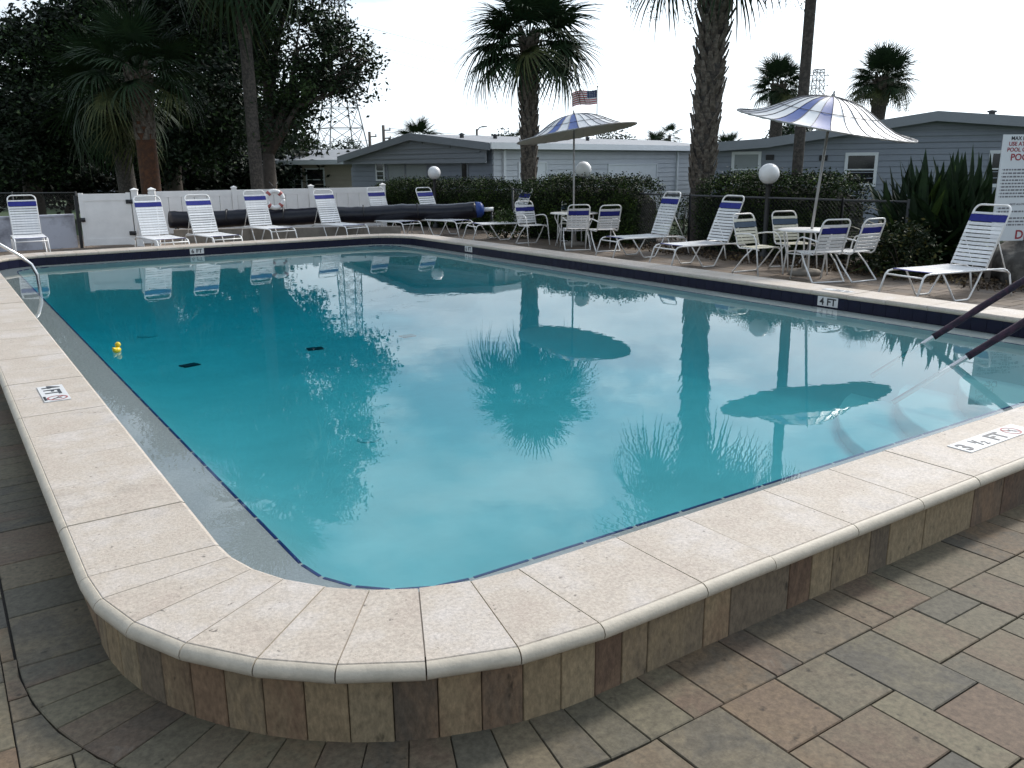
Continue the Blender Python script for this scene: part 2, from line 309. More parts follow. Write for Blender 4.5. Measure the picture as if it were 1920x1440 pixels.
M['palm_boot'] = mat('palm_boot', (0.165,0.138,0.112), 0.9, col2=(0.075,0.06,0.047), vscale=14, bump=0.6, bscale=40)
M['frond'] = mat('palm_frond', (0.024,0.046,0.017), 0.62, spec=0.18, col2=(0.014,0.030,0.012), vscale=3)
M['frond_y'] = mat('palm_frond_old', (0.075,0.082,0.028), 0.62, spec=0.18, col2=(0.035,0.045,0.016), vscale=3)
M['flower_stalk'] = mat('dry_flower_stalk', (0.26,0.24,0.19), 0.8)
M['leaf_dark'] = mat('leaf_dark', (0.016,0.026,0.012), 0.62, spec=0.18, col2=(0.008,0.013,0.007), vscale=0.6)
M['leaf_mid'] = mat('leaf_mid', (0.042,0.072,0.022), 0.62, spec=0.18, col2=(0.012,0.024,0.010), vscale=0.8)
M['leaf_hedge'] = mat('leaf_hedge', (0.026,0.046,0.013), 0.62, spec=0.18, col2=(0.010,0.018,0.007), vscale=1.2)
M['leaf_bright'] = mat('leaf_bright', (0.075,0.12,0.022), 0.62, spec=0.18, col2=(0.03,0.055,0.012), vscale=2)
M['leaf_croton'] = mat('leaf_croton', (0.085,0.075,0.018), 0.62, spec=0.18, col2=(0.022,0.035,0.010), vscale=4)
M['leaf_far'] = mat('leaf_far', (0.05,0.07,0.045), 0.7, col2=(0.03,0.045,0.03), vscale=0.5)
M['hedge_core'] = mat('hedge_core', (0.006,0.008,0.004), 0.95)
M['sword'] = mat('sword_leaf', (0.020,0.042,0.014), 0.62, spec=0.18, col2=(0.010,0.022,0.009), vscale=3)
M['litter'] = mat('leaf_litter', (0.17,0.12,0.055), 0.8, col2=(0.08,0.05,0.028), vscale=1.5)
M['mulch'] = mat('mulch', (0.060,0.042,0.028), 0.95, col2=(0.028,0.02,0.014), vscale=9, bump=0.8, bscale=30)
M['grass'] = mat('grass', (0.034,0.062,0.013), 0.9, col2=(0.03,0.055,0.015), vscale=0.35, bump=0.5, bscale=20)
M['galv'] = mat('galvanised', (0.055,0.058,0.062), 0.6)
M['steel_far'] = mat('tower_steel', (0.20,0.20,0.21), 0.7)
M['wood_pole'] = mat('wood_pole', (0.12,0.10,0.085), 0.9)
M['wire'] = mat('wire', (0.25,0.25,0.27), 0.7)
M['globe'] = mat('globe_white', (0.80,0.79,0.78), 0.35)
M['post_dark'] = mat('lamp_post', (0.02,0.02,0.02), 0.5)
M['can_white'] = mat('canopy_white', (0.62,0.64,0.66), 0.42, var=0.07, vscale=5)
M['can_blue'] = mat('canopy_blue', (0.05,0.095,0.29), 0.42, var=0.16, vscale=5)
M['can_grey'] = mat('canopy_grey', (0.34,0.36,0.40), 0.42, var=0.08, vscale=5)
M['can_rib'] = mat('canopy_rib', (0.05,0.05,0.055), 0.5)
M['can_under'] = mat('canopy_underside', (0.45,0.42,0.37), 0.75)
M['um_pole'] = mat('aluminium_pole', (0.34,0.33,0.32), 0.45, metal=0.3)
M['sign'] = mat('sign_board', (0.66,0.69,0.71), 0.45, var=0.03, vscale=3)
M['ink_red'] = mat('ink_red', (0.30,0.02,0.035), 0.6)
M['ink_black'] = mat('ink_black', (0.02,0.02,0.025), 0.6)
M['ink_grey'] = mat('ink_grey', (0.16,0.16,0.18), 0.6)
M['mark_white'] = mat('marker_white', (0.55,0.55,0.54), 0.35, var=0.04, vscale=20)
M['mark_black'] = mat('marker_black', (0.012,0.012,0.014), 0.4)
M['mark_red'] = mat('marker_red', (0.30,0.045,0.04), 0.4)
M['rock'] = mat('boulder', (0.15,0.14,0.125), 0.95, col2=(0.07,0.064,0.058), vscale=5, bump=0.6, bscale=12)
M['duck'] = mat('yellow_vinyl', (0.62,0.44,0.01), 0.35)
M['orange'] = mat('orange_vinyl', (0.55,0.16,0.01), 0.4)
M['ring_red'] = mat('ring_red', (0.38,0.10,0.09), 0.5)
M['flag_red'] = mat('flag_red', (0.42,0.04,0.06), 0.8)
M['flag_white'] = mat('flag_white', (0.75,0.75,0.75), 0.8)
M['flag_blue'] = mat('flag_blue', (0.03,0.04,0.12), 0.8)
M['drain'] = mat('drain_cover', (0.58,0.63,0.62), 0.6)
M['target'] = mat('floor_target', (0.012,0.014,0.03), 0.5)
M['target_tan'] = mat('floor_target_faded', (0.40,0.33,0.30), 0.7)

# ------------------------------------------------------------------ pool geometry constants
W, LY, ZC, CW, ZWAT, ZLED = 7.68, 14.54, 0.284, 0.478, 0.108, 0.100
RIN = 0.86; LED = 0.338
ZNB = ZC - 0.058                       # underside of the coping
def outline(off, step=7.5):
    """rounded rectangle grown outwards by off (negative = inwards), counter-clockwise"""
    r = max(0.02, RIN + off); pts = []
    for cx0, cy0, a0 in ((RIN, RIN, 180), (W-RIN, RIN, 270), (W-RIN, LY-RIN, 0), (RIN, LY-RIN, 90)):
        k = int(90/step)
        for i in range(k+1):
            a = math.radians(a0 + i*90/k); pts.append((cx0 + r*math.cos(a), cy0 + r*math.sin(a)))
    return pts
def floor_z(y): return -0.62 - 0.030*max(0, y)

# ---- ground and deck
g = MB(); ho = [(.15,.15),(W-.15,.15),(W-.15,LY-.15),(.15,LY-.15)]; go = [(-900,-900),(900,-900),(900,900),(-900,900)]     # one sheet, cut out under the pool
g.add([(x,y,-.55) for x,y in go]+[(x,y,-.55) for x,y in ho], [(i,(i+1)%4,4+(i+1)%4,4+i) for i in range(4)])
tag(g.build('ground', M['grass']), kind='structure')
def ring_faces(a, b):   # quads between two closed loops of same length
    n = len(a); return [(i, (i+1) % n, n+(i+1) % n, n+i) for i in range(n)]
# paved deck: one bed slab with the pool cut out; pavers are laid on it near the camera
dk = MB(); X0, X1, Y0, Y1 = -6.0, 11.75, -6.0, 23.0
fo = [(X0,Y0),(X1,Y0),(X1,Y1),(X0,Y1)]
dk.add([(x,y,-.012) for x,y in fo]+[(x,y,-.012) for x,y in ho], [(i,(i+1)%4,4+(i+1)%4,4+i) for i in range(4)])
dk.add([(x,y,-.012) for x,y in fo]+[(x,y,-.56) for x,y in fo], [(4+i,4+(i+1)%4,(i+1)%4,i) for i in range(4)])
deck = tag(dk.build('paved_deck', M['joint']), kind='structure')

# far deck: courses too small to tell apart one by one, joined
def far_deck():
    mb = MB(); rr = random.Random(3)
    def course(x0, x1, y0, y1, along):
        u = x0 if along == 'x' else y0; end = x1 if along == 'x' else y1
        while u < end - 0.02:
            l = min(rr.choice((0.14, 0.28, 0.28, 0.42)), end-u)
            q = (u, u+l, y0, y1) if along == 'x' else (x0, x1, u, u+l)
            dz = rr.uniform(-0.001, 0.001); gq = 0.003; c = 0.003
            a = (q[0]+gq, q[1]-gq, q[2]+gq, q[3]-gq)
            vs = [(a[0],a[2],-0.012),(a[1],a[2],-0.012),(a[1],a[3],-0.012),(a[0],a[3],-0.012)]
            vs += [(a[0]+c,a[2]+c,dz),(a[1]-c,a[2]+c,dz),(a[1]-c,a[3]-c,dz),(a[0]+c,a[3]-c,dz)]
            mb.add(vs, [(4,5,6,7),(0,1,5,4),(1,2,6,5),(2,3,7,6),(3,0,4,7)], rr.randrange(4)); u += l
    y = 15.0
    while y < 22.9: course(-0.5, 11.7, y, y+0.28, 'x'); y += 0.28
    x = 8.14
    while x < 11.7: course(x, min(x+0.28, 11.73), 0.9, 15.0, 'y'); x += 0.28
    return mb
FC = [(0.150,0.115,0.085),(0.165,0.128,0.098),(0.125,0.10,0.08),(0.14,0.105,0.075)]
fm = [mat('far_paver_%d' % i, c, 0.85, var=0.18, vscale=4) for i, c in enumerate(FC)]
tag(far_deck().build('paver', fm, deck), kind='stuff')

# near pavers: every stone a part of the deck
def paver(poly, z=0.0, mi='paver', parent=deck, rr=RND):
    cx = sum(p[0] for p in poly)/len(poly); cy = sum(p[1] for p in poly)/len(poly)
    mb = MB(); mb.prism([(x-cx, y-cy) for x, y in poly], -0.05, 0.0, ch=0.0035, gap=0.0025)
    o = mb.build('paver', M[mi], parent, (cx, cy, z + rr.uniform(-0.0012, 0.0012)), (rr.uniform(-.004,.004), rr.uniform(-.004,.004), 0)); return o
GW = 0.462; SO = 0.742            # wall face / outer edge of the border course, distances from the pool edge
NP = 0
# border course, right-hand run
xs = [0.86, 1.05, 1.19, 1.46, 1.60, 2.02, 2.16, 2.43, 2.56, 2.98, 3.11, 3.38, 3.52, 3.80, 3.94, 4.36, 4.50, 4.78, 4.92, 5.34, 5.48, 5.76, 5.90, 6.32, 6.46, 6.82]
for a, b in zip(xs, xs[1:]): paver([(a,-SO),(b,-SO),(b,-GW+.01),(a,-GW+.01)])
# border course, corner fan
K = 16
for i in range(K):
    a0, a1 = math.radians(180 + 90*i/K), math.radians(180 + 90*(i+1)/K); r0, r1 = RIN+GW-.012, RIN+SO
    am = (a0+a1)/2
    paver([(RIN+r*math.cos(a), RIN+r*math.sin(a)) for r, a in ((r0,a1),(r0,a0),(r1,a0),(r1,am),(r1,a1))][::1][::-1] if False else [(RIN+r1*math.cos(a0), RIN+r1*math.sin(a0)), (RIN+r1*math.cos(am), RIN+r1*math.sin(am)), (RIN+r1*math.cos(a1), RIN+r1*math.sin(a1)), (RIN+r0*math.cos(a1), RIN+r0*math.sin(a1)), (RIN+r0*math.cos(a0), RIN+r0*math.sin(a0))])
# border course, left run
y = 0.86; rb = random.Random(5)
while y < 10.0:
    l = rb.choice((0.14, 0.14, 0.28, 0.14, 0.42)); paver([(-SO,y),(-GW+.01,y),(-GW+.01,y+l),(-SO,y+l)]); y += l
# field: ashlar pattern on a 0.139 m module
MOD = 0.1393; GX0, GY0 = 1.44, -SO
placed = {}
ring_r = RIN + SO + 0.001
def clip_fan(x0, x1, y0, y1):
    """cut a stone against the outer arc of the corner fan / straight runs; returns polygon or None"""
    P = []; k = 14
    per = [(x0+(x1-x0)*i/k, y0) for i in range(k)] + [(x1, y0+(y1-y0)*i/k) for i in range(k)] + [(x1-(x1-x0)*i/k, y1) for i in range(k)] + [(x0, y1-(y1-y0)*i/k) for i in range(k)]
    def outside(p):
        if p[0] >= RIN: return p[1] <= -SO + 1e-6
        if p[1] >= RIN: return p[0] <= -SO + 1e-6
        return math.hypot(p[0]-RIN, p[1]-RIN) >= ring_r
    st = [outside(p) for p in per]
    if all(st): return [(x0,y0),(x1,y0),(x1,y1),(x0,y1)]
    if not any(st): return None
    nP = len(per); s0 = [i for i in range(nP) if st[i] and not st[i-1]][0]
    seq = [per[(s0+i) % nP] for i in range(nP)]; ss = [st[(s0+i) % nP] for i in range(nP)]
    keep = [p for p, q in zip(seq, ss) if q]
    a_end = math.atan2(keep[-1][1]-RIN, keep[-1][0]-RIN) % (2*PI); a_st = math.atan2(keep[0][1]-RIN, keep[0][0]-RIN) % (2*PI)
    poly = keep[:]
    if keep[-1][0] < RIN+.05 and keep[-1][1] < RIN+.05 and abs(a_st-a_end) < .6:
        for i in range(0, 5):
            a = a_end + (a_st-a_end)*i/4; poly.append((RIN+ring_r*math.cos(a), RIN+ring_r*math.sin(a)))
    ar = 0.5*sum(poly[i][0]*poly[(i+1) % len(poly)][1]-poly[(i+1) % len(poly)][0]*poly[i][1] for i in range(len(poly)))
    if abs(ar) < 0.003: return None
    # thin out collinear points
    q = [p for i, p in enumerate(poly) if abs((p[0]-poly[i-1][0])*(poly[(i+1) % len(poly)][1]-p[1])-(p[1]-poly[i-1][1])*(poly[(i+1) % len(poly)][0]-p[0])) > 1e-7]
    return q if len(q) >= 3 else None
IX0, IX1, IY0, IY1 = -20, 34, -24, 10      # iy counts downwards from the border course
def free(ix, iy, wx, wy): return all((a, b) not in placed for a in range(ix, ix+wx) for b in range(iy, iy+wy))
def put(ix, iy, wx, wy):
    for a in range(ix, ix+wx):
        for b in range(iy, iy+wy): placed[(a, b)] = 1
    x0 = GX0 + ix*MOD; y1 = GY0 - iy*MOD
    q = clip_fan(x0, x0+wx*MOD, y1-wy*MOD, y1)
    if q: paver(q)
for s in [(2,0,2,3),(0,0,2,2),(1,2,1,3),(-1,2,2,2),(-2,0,2,2),(-1,4,2,2),(4,0,2,2),(2,3,2,3),(-4,0,2,3),(6,0,2,1),(6,1,2,1),(-3,2,2,3),(4,2,1,3),(8,0,2,2),(5,2,2,2)]:
    if free(*s): put(*s)
rp = random.Random(11)
def near_enough(ix, iy):
    x = GX0+ix*MOD; yy = GY0-iy*MOD
    if x > 6.4: return False
    if yy > -0.7: return -2.2 < x < -0.55 and yy < 6.4      # left of the pool
    return yy > -2.3 and -2.2 < x
for iy in range(-52, 12):
    for ix in range(-27, 36):
        if (ix, iy) in placed or not near_enough(ix, iy): continue
        opts = [(2,2),(2,3),(3,2),(1,3),(3,1),(1,2),(2,1),(2,2)]; rp.shuffle(opts)
        for o in opts + [(1,1)]:
            if free(ix, iy, *o): put(ix, iy, *o); break

# ---- basin: ledge, walls, floor
bs = MB()
lo = outline(0.02); li = outline(-LED); n = len(lo)
bs.add([(x, y, ZNB+0.01) for x, y in lo] + [(x, y, -0.05) for x, y in lo], [(b, a, c, d) for a, b, d, c in [(i, (i+1) % n, n+(i+1) % n, n+i) for i in range(n)]] if False else [((i+1) % n, i, n+i, n+(i+1) % n) for i in range(n)], 0)
bs.add([(x, y, ZLED) for x, y in lo] + [(x, y, ZLED) for x, y in li], [((i+1) % n, i, n+i, n+(i+1) % n) for i in range(n)][::1], 1)
def inset_ring(d, step=7.5):
    r = max(0.15, RIN-d); c = d+r; pts = []
    for cx0, cy0, a0 in ((c, c, 180), (W-c, c, 270), (W-c, LY-c, 0), (c, LY-c, 90)):
        k = int(90/step)
        for i in range(k+1):
            t = math.radians(a0+i*90/k); pts.append((cx0+r*math.cos(t), cy0+r*math.sin(t)))
    return pts
CV = 1.2; ds = [0, .02, .06, .13, .25, .42, .65, .9, CV]; V = []      # walls run into the floor in one wide cove
for d in ds:
    e = (1-d/CV)**3.2
    for x, y in inset_ring(LED+d): V.append((x, y, floor_z(y)+(ZLED-floor_z(y))*e))
bs.add(V, [(q*n+(i+1) % n, q*n+i, (q+1)*n+i, (q+1)*n+(i+1) % n) for q in range(len(ds)-1) for i in range(n)], 2, True)
bs.add(V[-n:], [tuple(range(n))], 2, True)
basin = tag(bs.build('pool_basin', [M['grout'], M['ledge'], M['plaster']]), kind='structure')

# corner steps by the handrails (arc treads round the far right corner)
for k, (r, zt) in enumerate(((2.7, -0.56), (2.2, -0.40), (1.7, -0.22))):
    mb = MB(); poly = [(W-LED-0.02, LED+0.02)]
    for i in range(13):
        a = math.radians(90 + 90*i/12); poly.append((W-0.05 + r*math.cos(a), 0.05 + r*math.sin(a)))
    poly = [(min(max(x, LED+.02), W-LED-.02), max(y, LED+.02)) for x, y in poly]
    mb.prism(poly, -0.8, zt, ch=0.01)
    mb.build('step', M['plaster'], basin)

# blue trim along the ledge edge
def run_along(pts, seg, gap, closed=True):
    """walk a closed polyline and yield straight pieces of about seg length"""
    P = [Vector(p) for p in pts]; n = len(P); out = []
    for i in range(n):
        a, b = P[i], P[(i+1) % n]; l = (b-a).length
        if l < 0.02: continue
        k = max(1, round(l/seg)); 
        for j in range(k): out.append((a+(b-a)*(j/k), a+(b-a)*((j+1)/k)))
    return out
tl = outline(-LED+0.007, 18)
for a, b in run_along(tl, 0.30, 0.0):
    d = (b-a).normalized(); nn_ = Vector((d.y, -d.x))*0.007; g_ = d*0.012; mb = MB(); c = (a+b)/2
    A, B = a+g_-c, b-g_-c
    mb.hexa([(A.x-nn_.x,A.y-nn_.y,-.01),(B.x-nn_.x,B.y-nn_.y,-.01),(B.x+nn_.x,B.y+nn_.y,-.01),(A.x+nn_.x,A.y+nn_.y,-.01),(A.x-nn_.x,A.y-nn_.y,.003),(B.x-nn_.x,B.y-nn_.y,.003),(B.x+nn_.x,B.y+nn_.y,.003),(A.x+nn_.x,A.y+nn_.y,.003)])
    mb.build('trim_tile', M['trim_blue'], basin, (c.x, c.y, ZLED))
# navy waterline tiles
for a, b in run_along(outline(0.0, 15), 0.155, 0.0):
    d = (b-a).normalized(); nn_ = Vector((d.y, -d.x))   # outward
    c = (a+b)/2; l = (b-a).length/2 - 0.0015; mb = MB()
    pts = []
    for z in (ZLED-0.02, ZNB+0.006):
        for u, v in ((-l,0),(l,0),(l,0.014),(-l,0.014)): pts.append((d.x*u+nn_.x*v, d.y*u+nn_.y*v, z))
    mb.hexa(pts); mb.build('tile', M['navy'], basin, (c.x, c.y, 0))

# ---- coping stones
def coping(p0, p1, q0, q1, name='coping_stone'):
    """inner edge p0->p1, outer edge q0->q1"""
    p0, p1, q0, q1 = map(Vector, (p0, p1, q0, q1)); c = (p0+p1+q0+q1)/4
    prof = [(0.03,-.058),(0.006,-.055),(-.006,-.040),(-.008,-.024),(-.003,-.008),(.012,0),(CW-.004,0.0),(CW-.001,-.0035),(CW+.003,-.001),(CW+.012,-.003),(CW+.026,-.012),(CW+.034,-.028),(CW+.031,-.044),(CW+.018,-.056),(CW-.02,-.058)]
    e0 = (q0-p0); e1 = (q1-p1); d = (p1-p0).normalized(); dq = (q1-q0).normalized(); gp = 0.0024; vs = []
    for (u0, v0, s) in ((p0, e0.normalized(), 1), (p1, e1.normalized(), -1)):
        base = u0 + d*gp*s
        sc_w = (e0 if s > 0 else e1).length / CW
        for i, (u, z) in enumerate(prof):
            uu = u*sc_w
            vs.append((base.x+v0.x*uu-c.x, base.y+v0.y*uu-c.y, z))
    k = len(prof); mb = MB(); top = range(4, 7)
    for i in range(k):
        j = (i+1) % k
        mb.add([vs[i], vs[j], vs[k+j], vs[k+i]], [(3,2,1,0)], 0 if 3 <= i <= 6 else 1, i not in (5,6,7))
    mb.add(vs[:k], [tuple(range(k))], 1); mb.add(vs[k:], [tuple(reversed(range(k)))], 1)
    me = mb.mesh(name)
    bm = bmesh.new(); bm.from_mesh(me); bmesh.ops.remove_doubles(bm, verts=bm.verts, dist=1e-5); bmesh.ops.recalc_face_normals(bm, faces=bm.faces)
    for e in bm.edges: e.smooth = not any(len(f.verts) > 4 or not f.smooth for f in e.link_faces)
    bm.to_mesh(me); bm.free()
    return link(name, me, [M['coping'], M['coping_nose']], basin, (c.x, c.y, ZC + RND.uniform(-.0015,.0015)), (RND.uniform(-.002,.002), RND.uniform(-.002,.002), 0))
def cuts(lo, hi, given, step):
    r = [lo] + [g for g in given if lo+0.05 < g < hi-0.05]
    while r[-1] + step*1.45 < hi: r.append(r[-1]+step)
    r.append(hi); return r
cy = cuts(RIN, LY-RIN, [1.41, 1.92, 2.40, 2.88, 3.36], 0.478)
for a, b in zip(cy, cy[1:]):
    coping((0,a),(0,b),(-CW,a),(-CW,b)); coping((W,a),(W,b),(W+CW,a),(W+CW,b))
cxs = cuts(RIN, W-RIN, [1.34, 1.71, 2.23, 2.71, 3.18, 4.10], 0.478)
for a, b in zip(cxs, cxs[1:]):
    coping((a,0),(b,0),(a,-CW),(b,-CW)); coping((a,LY),(b,LY),(a,LY+CW),(b,LY+CW))
angs = [180, 189, 199.5, 210.5, 222, 233, 244.5, 257, 270]
for cx0, cy0, ro in ((RIN,RIN,0),(W-RIN,RIN,90),(W-RIN,LY-RIN,180),(RIN,LY-RIN,270)):
    for a, b in zip(angs, angs[1:]):
        A, B = math.radians(a+ro), math.radians(b+ro); ri, ro_ = RIN, RIN+CW
        f = lambda r, t: (cx0+r*math.cos(t), cy0+r*math.sin(t))
        coping(f(ri,A), f(ri,B), f(ro_,A), f(ro_,B))
# mortar bed under the coping and core of the raised wall
core_o, core_i = outline(0.425), outline(0.018); n = len(core_o)
mb = MB(); mb.add([(x,y,-.02) for x,y in core_o]+[(x,y,ZNB-.001) for x,y in core_o]+[(x,y,ZNB-.001) for x,y in core_i], [(i,(i+1)%n,n+(i+1)%n,n+i) for i in range(n)]+[(n+i,n+(i+1)%n,2*n+(i+1)%n,2*n+i) for i in range(n)])
mb.build('wall_core', M['joint'], basin)
co2, ci2 = outline(CW-.03), outline(0.03); mb = MB(); mb.add([(x,y,ZC-.006) for x,y in co2]+[(x,y,ZC-.006) for x,y in ci2], [(i,(i+1)%n,n+(i+1)%n,n+i) for i in range(n)])
mb.build('grout_bed', M['coping_grout'], basin)
# upright pavers facing the raised wall
def upright(a, b):
    a, b = Vector(a), Vector(b); d = (b-a).normalized(); nn_ = Vector((d.y, -d.x)); c = (a+b)/2; l = (b-a).length/2-0.0018; ch = 0.003; mb = MB()
    z0, z1 = -0.03, ZNB-0.002
    back = [(-l, -.035, z0), (l, -.035, z0), (l, -.035, z1), (-l, -.035, z1)]
    mid = [(-l, -ch, z0), (l, -ch, z0), (l, -ch, z1), (-l, -ch, z1)]
    fr = [(-l+ch, 0, z0+ch), (l-ch, 0, z0+ch), (l-ch, 0, z1-ch), (-l+ch, 0, z1-ch)]
    V = [(d.x*u+nn_.x*v, d.y*u+nn_.y*v, z) for u, v, z in back+mid+fr]
    fs = [(8,9,10,11)] + [f for i in range(4) for f in ((i,(i+1)%4,4+(i+1)%4,4+i),(4+i,4+(i+1)%4,8+(i+1)%4,8+i))]
    mb.add(V, fs); mb.build('wall_paver', M['wall_paver'], basin, (c.x, c.y, RND.uniform(-.001,.001)), (0,0,RND.uniform(-.004,.004)))
rw = random.Random(21)
wx = [0.86, 0.98, 1.10, 1.38, 1.52, 1.86, 2.00, 2.14, 2.40]
while wx[-1] < 6.5: wx.append(wx[-1]+rw.choice((0.14,0.14,0.28,0.28,0.14,0.42)))
wx[-1] = W-RIN
for a, b in zip(wx, wx[1:]): upright((a,-GW),(b,-GW))
K = 15
for i in range(K):
    A, B = math.radians(180+90*i/K), math.radians(180+90*(i+1)/K); r = RIN+GW+.003
    upright((RIN+r*math.cos(A), RIN+r*math.sin(A)), (RIN+r*math.cos(B), RIN+r*math.sin(B)))
wy = [LY-RIN]
while wy[-1] > 0.9+0.3: wy.append(wy[-1]-rw.choice((0.14,0.14,0.28,0.28)))
wy.append(0.86)
for a, b in zip(wy, wy[1:]): upright((-GW,a),(-GW,b))

# ---- water
wm = MB(); wo = outline(0.008); n = len(wo)
wm.add([(x,y,ZWAT) for x,y in wo], [tuple(range(n))])
wm.add([(x,y,ZWAT) for x,y in wo]+[(x,y,-2.4) for x,y in wo], [(n+i,n+(i+1)%n,(i+1)%n,i) for i in range(n)]+[tuple(reversed(range(n,2*n)))])
me = wm.mesh('pool_water'); bm = bmesh.new(); bm.from_mesh(me); bmesh.ops.remove_doubles(bm, verts=bm.verts, dist=1e-5); bmesh.ops.recalc_face_normals(bm, faces=bm.faces); bm.to_mesh(me); bm.free()
tag(link('pool_water', me, M['water']), kind='structure')

# ---- floor fittings
for nm, x, y_, m_, rz in (('floor_target', 1.93, 9.53, 'target', .25), ('floor_target', 3.74, 9.53, 'target', -.2), ('floor_target', 5.31, 9.57, 'target_tan', 0), ('floor_target', 7.0, 9.74, 'target_tan', 0)):
    mb = MB(); mb.box(-.115,.115,-.09,.09,0,.012); mb.build(nm, M[m_], basin, (x, y_, floor_z(y_)+.004), (math.atan(-.03),0,rz))
mb = MB(); mb.lathe([(0.11,0),(0.11,.008),(.085,.016),(.075,.012),(.06,.018),(0.03,.018),(0.0,.014)], 24); mb.build('drain_cover', M['drain'], basin, (2.37,4.68,floor_z(4.68)), (math.atan(-.03),0,0))
mb = MB(); mb.lathe([(0.16,0),(0.16,.015),(.12,.03),(.02,.03),(0,.03)], 20); mb.build('drain_cover', M['drain'], basin, (2.0,12.6,floor_z(12.6)), (math.atan(-.03),0,0))

# ------------------------------------------------------------------ depth markers
def marker(name, label, pos, rot, size, items, tile_cols=None):
    """flat tile on coping or wall; items: (text, size, x, y) or ('O', r, x, y) for the no-diving roundel"""
    t = thing(name, label, 'depth marker', pos); t.rotation_euler = rot
    mb = MB(); w_, h_ = size; mb.box(-w_/2, w_/2, -h_/2, h_/2, -0.004, 0.0015); mb.build('tile_face', M['mark_white'], t)
    for it in items:
        if it[0] == 'O':
            _, r, x, y_ = it; m2 = MB()
            n = 24; 
            for j in range(n):
                a, b = 2*PI*j/n, 2*PI*(j+1)/n
                m2.add([(x+r*math.cos(a),y_+r*math.sin(a),0),(x+r*math.cos(b),y_+r*math.sin(b),0),(x+.82*r*math.cos(b),y_+.82*r*math.sin(b),0),(x+.82*r*math.cos(a),y_+.82*r*math.sin(a),0)], [(0,3,2,1)] if False else [(0,1,2,3)])
            c, s_ = math.cos(.8), math.sin(.8); hw = r*.09
            m2.add([(x-c*r*.9-s_*hw,y_+s_*r*.9-c*hw,0),(x+c*r*.9-s_*hw,y_-s_*r*.9-c*hw,0),(x+c*r*.9+s_*hw,y_-s_*r*.9+c*hw,0),(x-c*r*.9+s_*hw,y_+s_*r*.9+c*hw,0)], [(0,1,2,3)])
            m2.build('no_diving_ring', M['mark_red'], t, (0,0,.003))
            m3 = MB()   # diving figure
            m3.lathe([(0,0),(r*.14,0.0001)], 10, c=(x+r*.25,y_-r*.30,0))
            m3.add([(x-r*.5,y_+r*.25,0),(x-r*.42,y_+r*.1,0),(x+r*.18,y_-r*.2,0),(x+r*.28,y_-r*.05,0)], [(0,1,2,3)])
            m3.add([(x-r*.15,y_+r*.1,0),(x-r*.02,y_+r*.0,0),(x+r*.3,y_+r*.4,0),(x+r*.2,y_+r*.46,0)], [(0,1,2,3)])
            m3.build('no_diving_figure', M['mark_black'], t, (0,0,.0035))
        else:
            s_, sz_, x, y_ = it; me = textmesh(s_, sz_, 0.0006, sz_*0.025); link('lettering', me, M['mark_black'], t, (x, y_, .0028))
    return t
marker('depth_marker', 'white tile reading 4 FT with no diving sign on left coping', (-.242,3.88,ZC+.0045), (0,0,-PI/2), (.46,.155),
       [('4',.15,-.215,-.052),('FT',.135,-.105,-.048),('O',.062,.155,.005),('NO DIVING',.022,.085,-.073)])
marker('depth_marker', 'white tile reading 3 1/2 FT with no diving sign on near coping', (3.83,-.228,ZC+.0045), (0,0,0), (.66,.13),
       [('3',.125,-.31,-.045),('1',.062,-.185,.0),('/',.10,-.165,-.036),('2',.062,-.13,-.045),('FT',.125,-.03,-.045),('O',.055,.20,.0)])
tx = (math.pi/2,0,0)
marker('depth_marker', 'small white 6 FT tile on navy waterline nearest the white fence', (3.42,LY-.003,.185), tx, (.26,.105), [('6',.105,-.105,-.036),('FT',.105,-.015,-.036)])
marker('depth_marker', 'small white 6 FT tile near the far corner bend', (W-.003,11.55,.185), (PI/2,0,-PI/2), (.26,.105), [('6',.105,-.105,-.036),('FT',.105,-.015,-.036)])
marker('depth_marker', 'white 4 FT tile on navy waterline below the patio table', (W-.003,3.60,.176), (PI/2,0,-PI/2), (.27,.11), [('4',.115,-.105,-.040),('FT',.115,-.012,-.040)])
marker('depth_marker', 'faint depth tile lying on coping top above the 4 FT tile', (W+.20,3.62,ZC+.0045), (0,0,PI/2), (.36,.12), [('4',.10,-.15,-.036),('FT',.10,-.06,-.036)])

# ------------------------------------------------------------------ handrails, duck
rl = thing('grab_rail', 'curved stainless steel grab rail at the left pool edge', 'handrail', (-.24, 11.15, ZC))
mb = MB(); P = [(0,0,0)] 
path = [(-.16,0,.0),(-.16,0,.50),(-.14,0,.60),(-.06,0,.655),(.03,0,.63),(.45,0,.30),(.58,0,.17),(.635,0,.02),(.64,0,-.15),(.63,0,-.45),(.55,0,-.60),(.30,0,-.66)]
mb.tube(path, 0.024, 10); mb.build('rail', M['chrome'], rl)
mb = MB(); mb.lathe([(0.055,0.002),(0.055,.012),(0.03,.022),(0.025,.022)], 16, c=(-.16,0,0)); mb.build('flange', M['chrome'], rl)
def stair_rail(label, a, b, c_split):
    a, b = Vector(a), Vector(b); t = thing('stair_handrail', label, 'handrail', (b.x, b.y, ZC), 0, 'padded stair handrails')
    o = Vector((b.x, b.y, ZC)); s = a + (b-a)*c_split
    below = a + (a-b).normalized()*0.55
    mb = MB(); mb.tube([below-o, a-o, s-o, b-o, b+Vector((.14,-.14,.02))-o, b+Vector((.30,-.30,-.14))-o, Vector((b.x+.36,b.y-.36,ZC))-o], 0.021, 10); mb.build('rail', M['chrome'], t)
    n = 26; pth = [s + (b-s)*(i/n) for i in range(n+1)]
    mb = MB(); mb.tube([p-o for p in pth], [0.030 + RND.uniform(-.002,.003) for _ in pth], 10); mb.build('rail_sleeve', M['purple'], t)
stair_rail('far stair handrail in dark purple padding entering the water', (6.72,1.85,.108), (7.72,.85,1.20), .05)
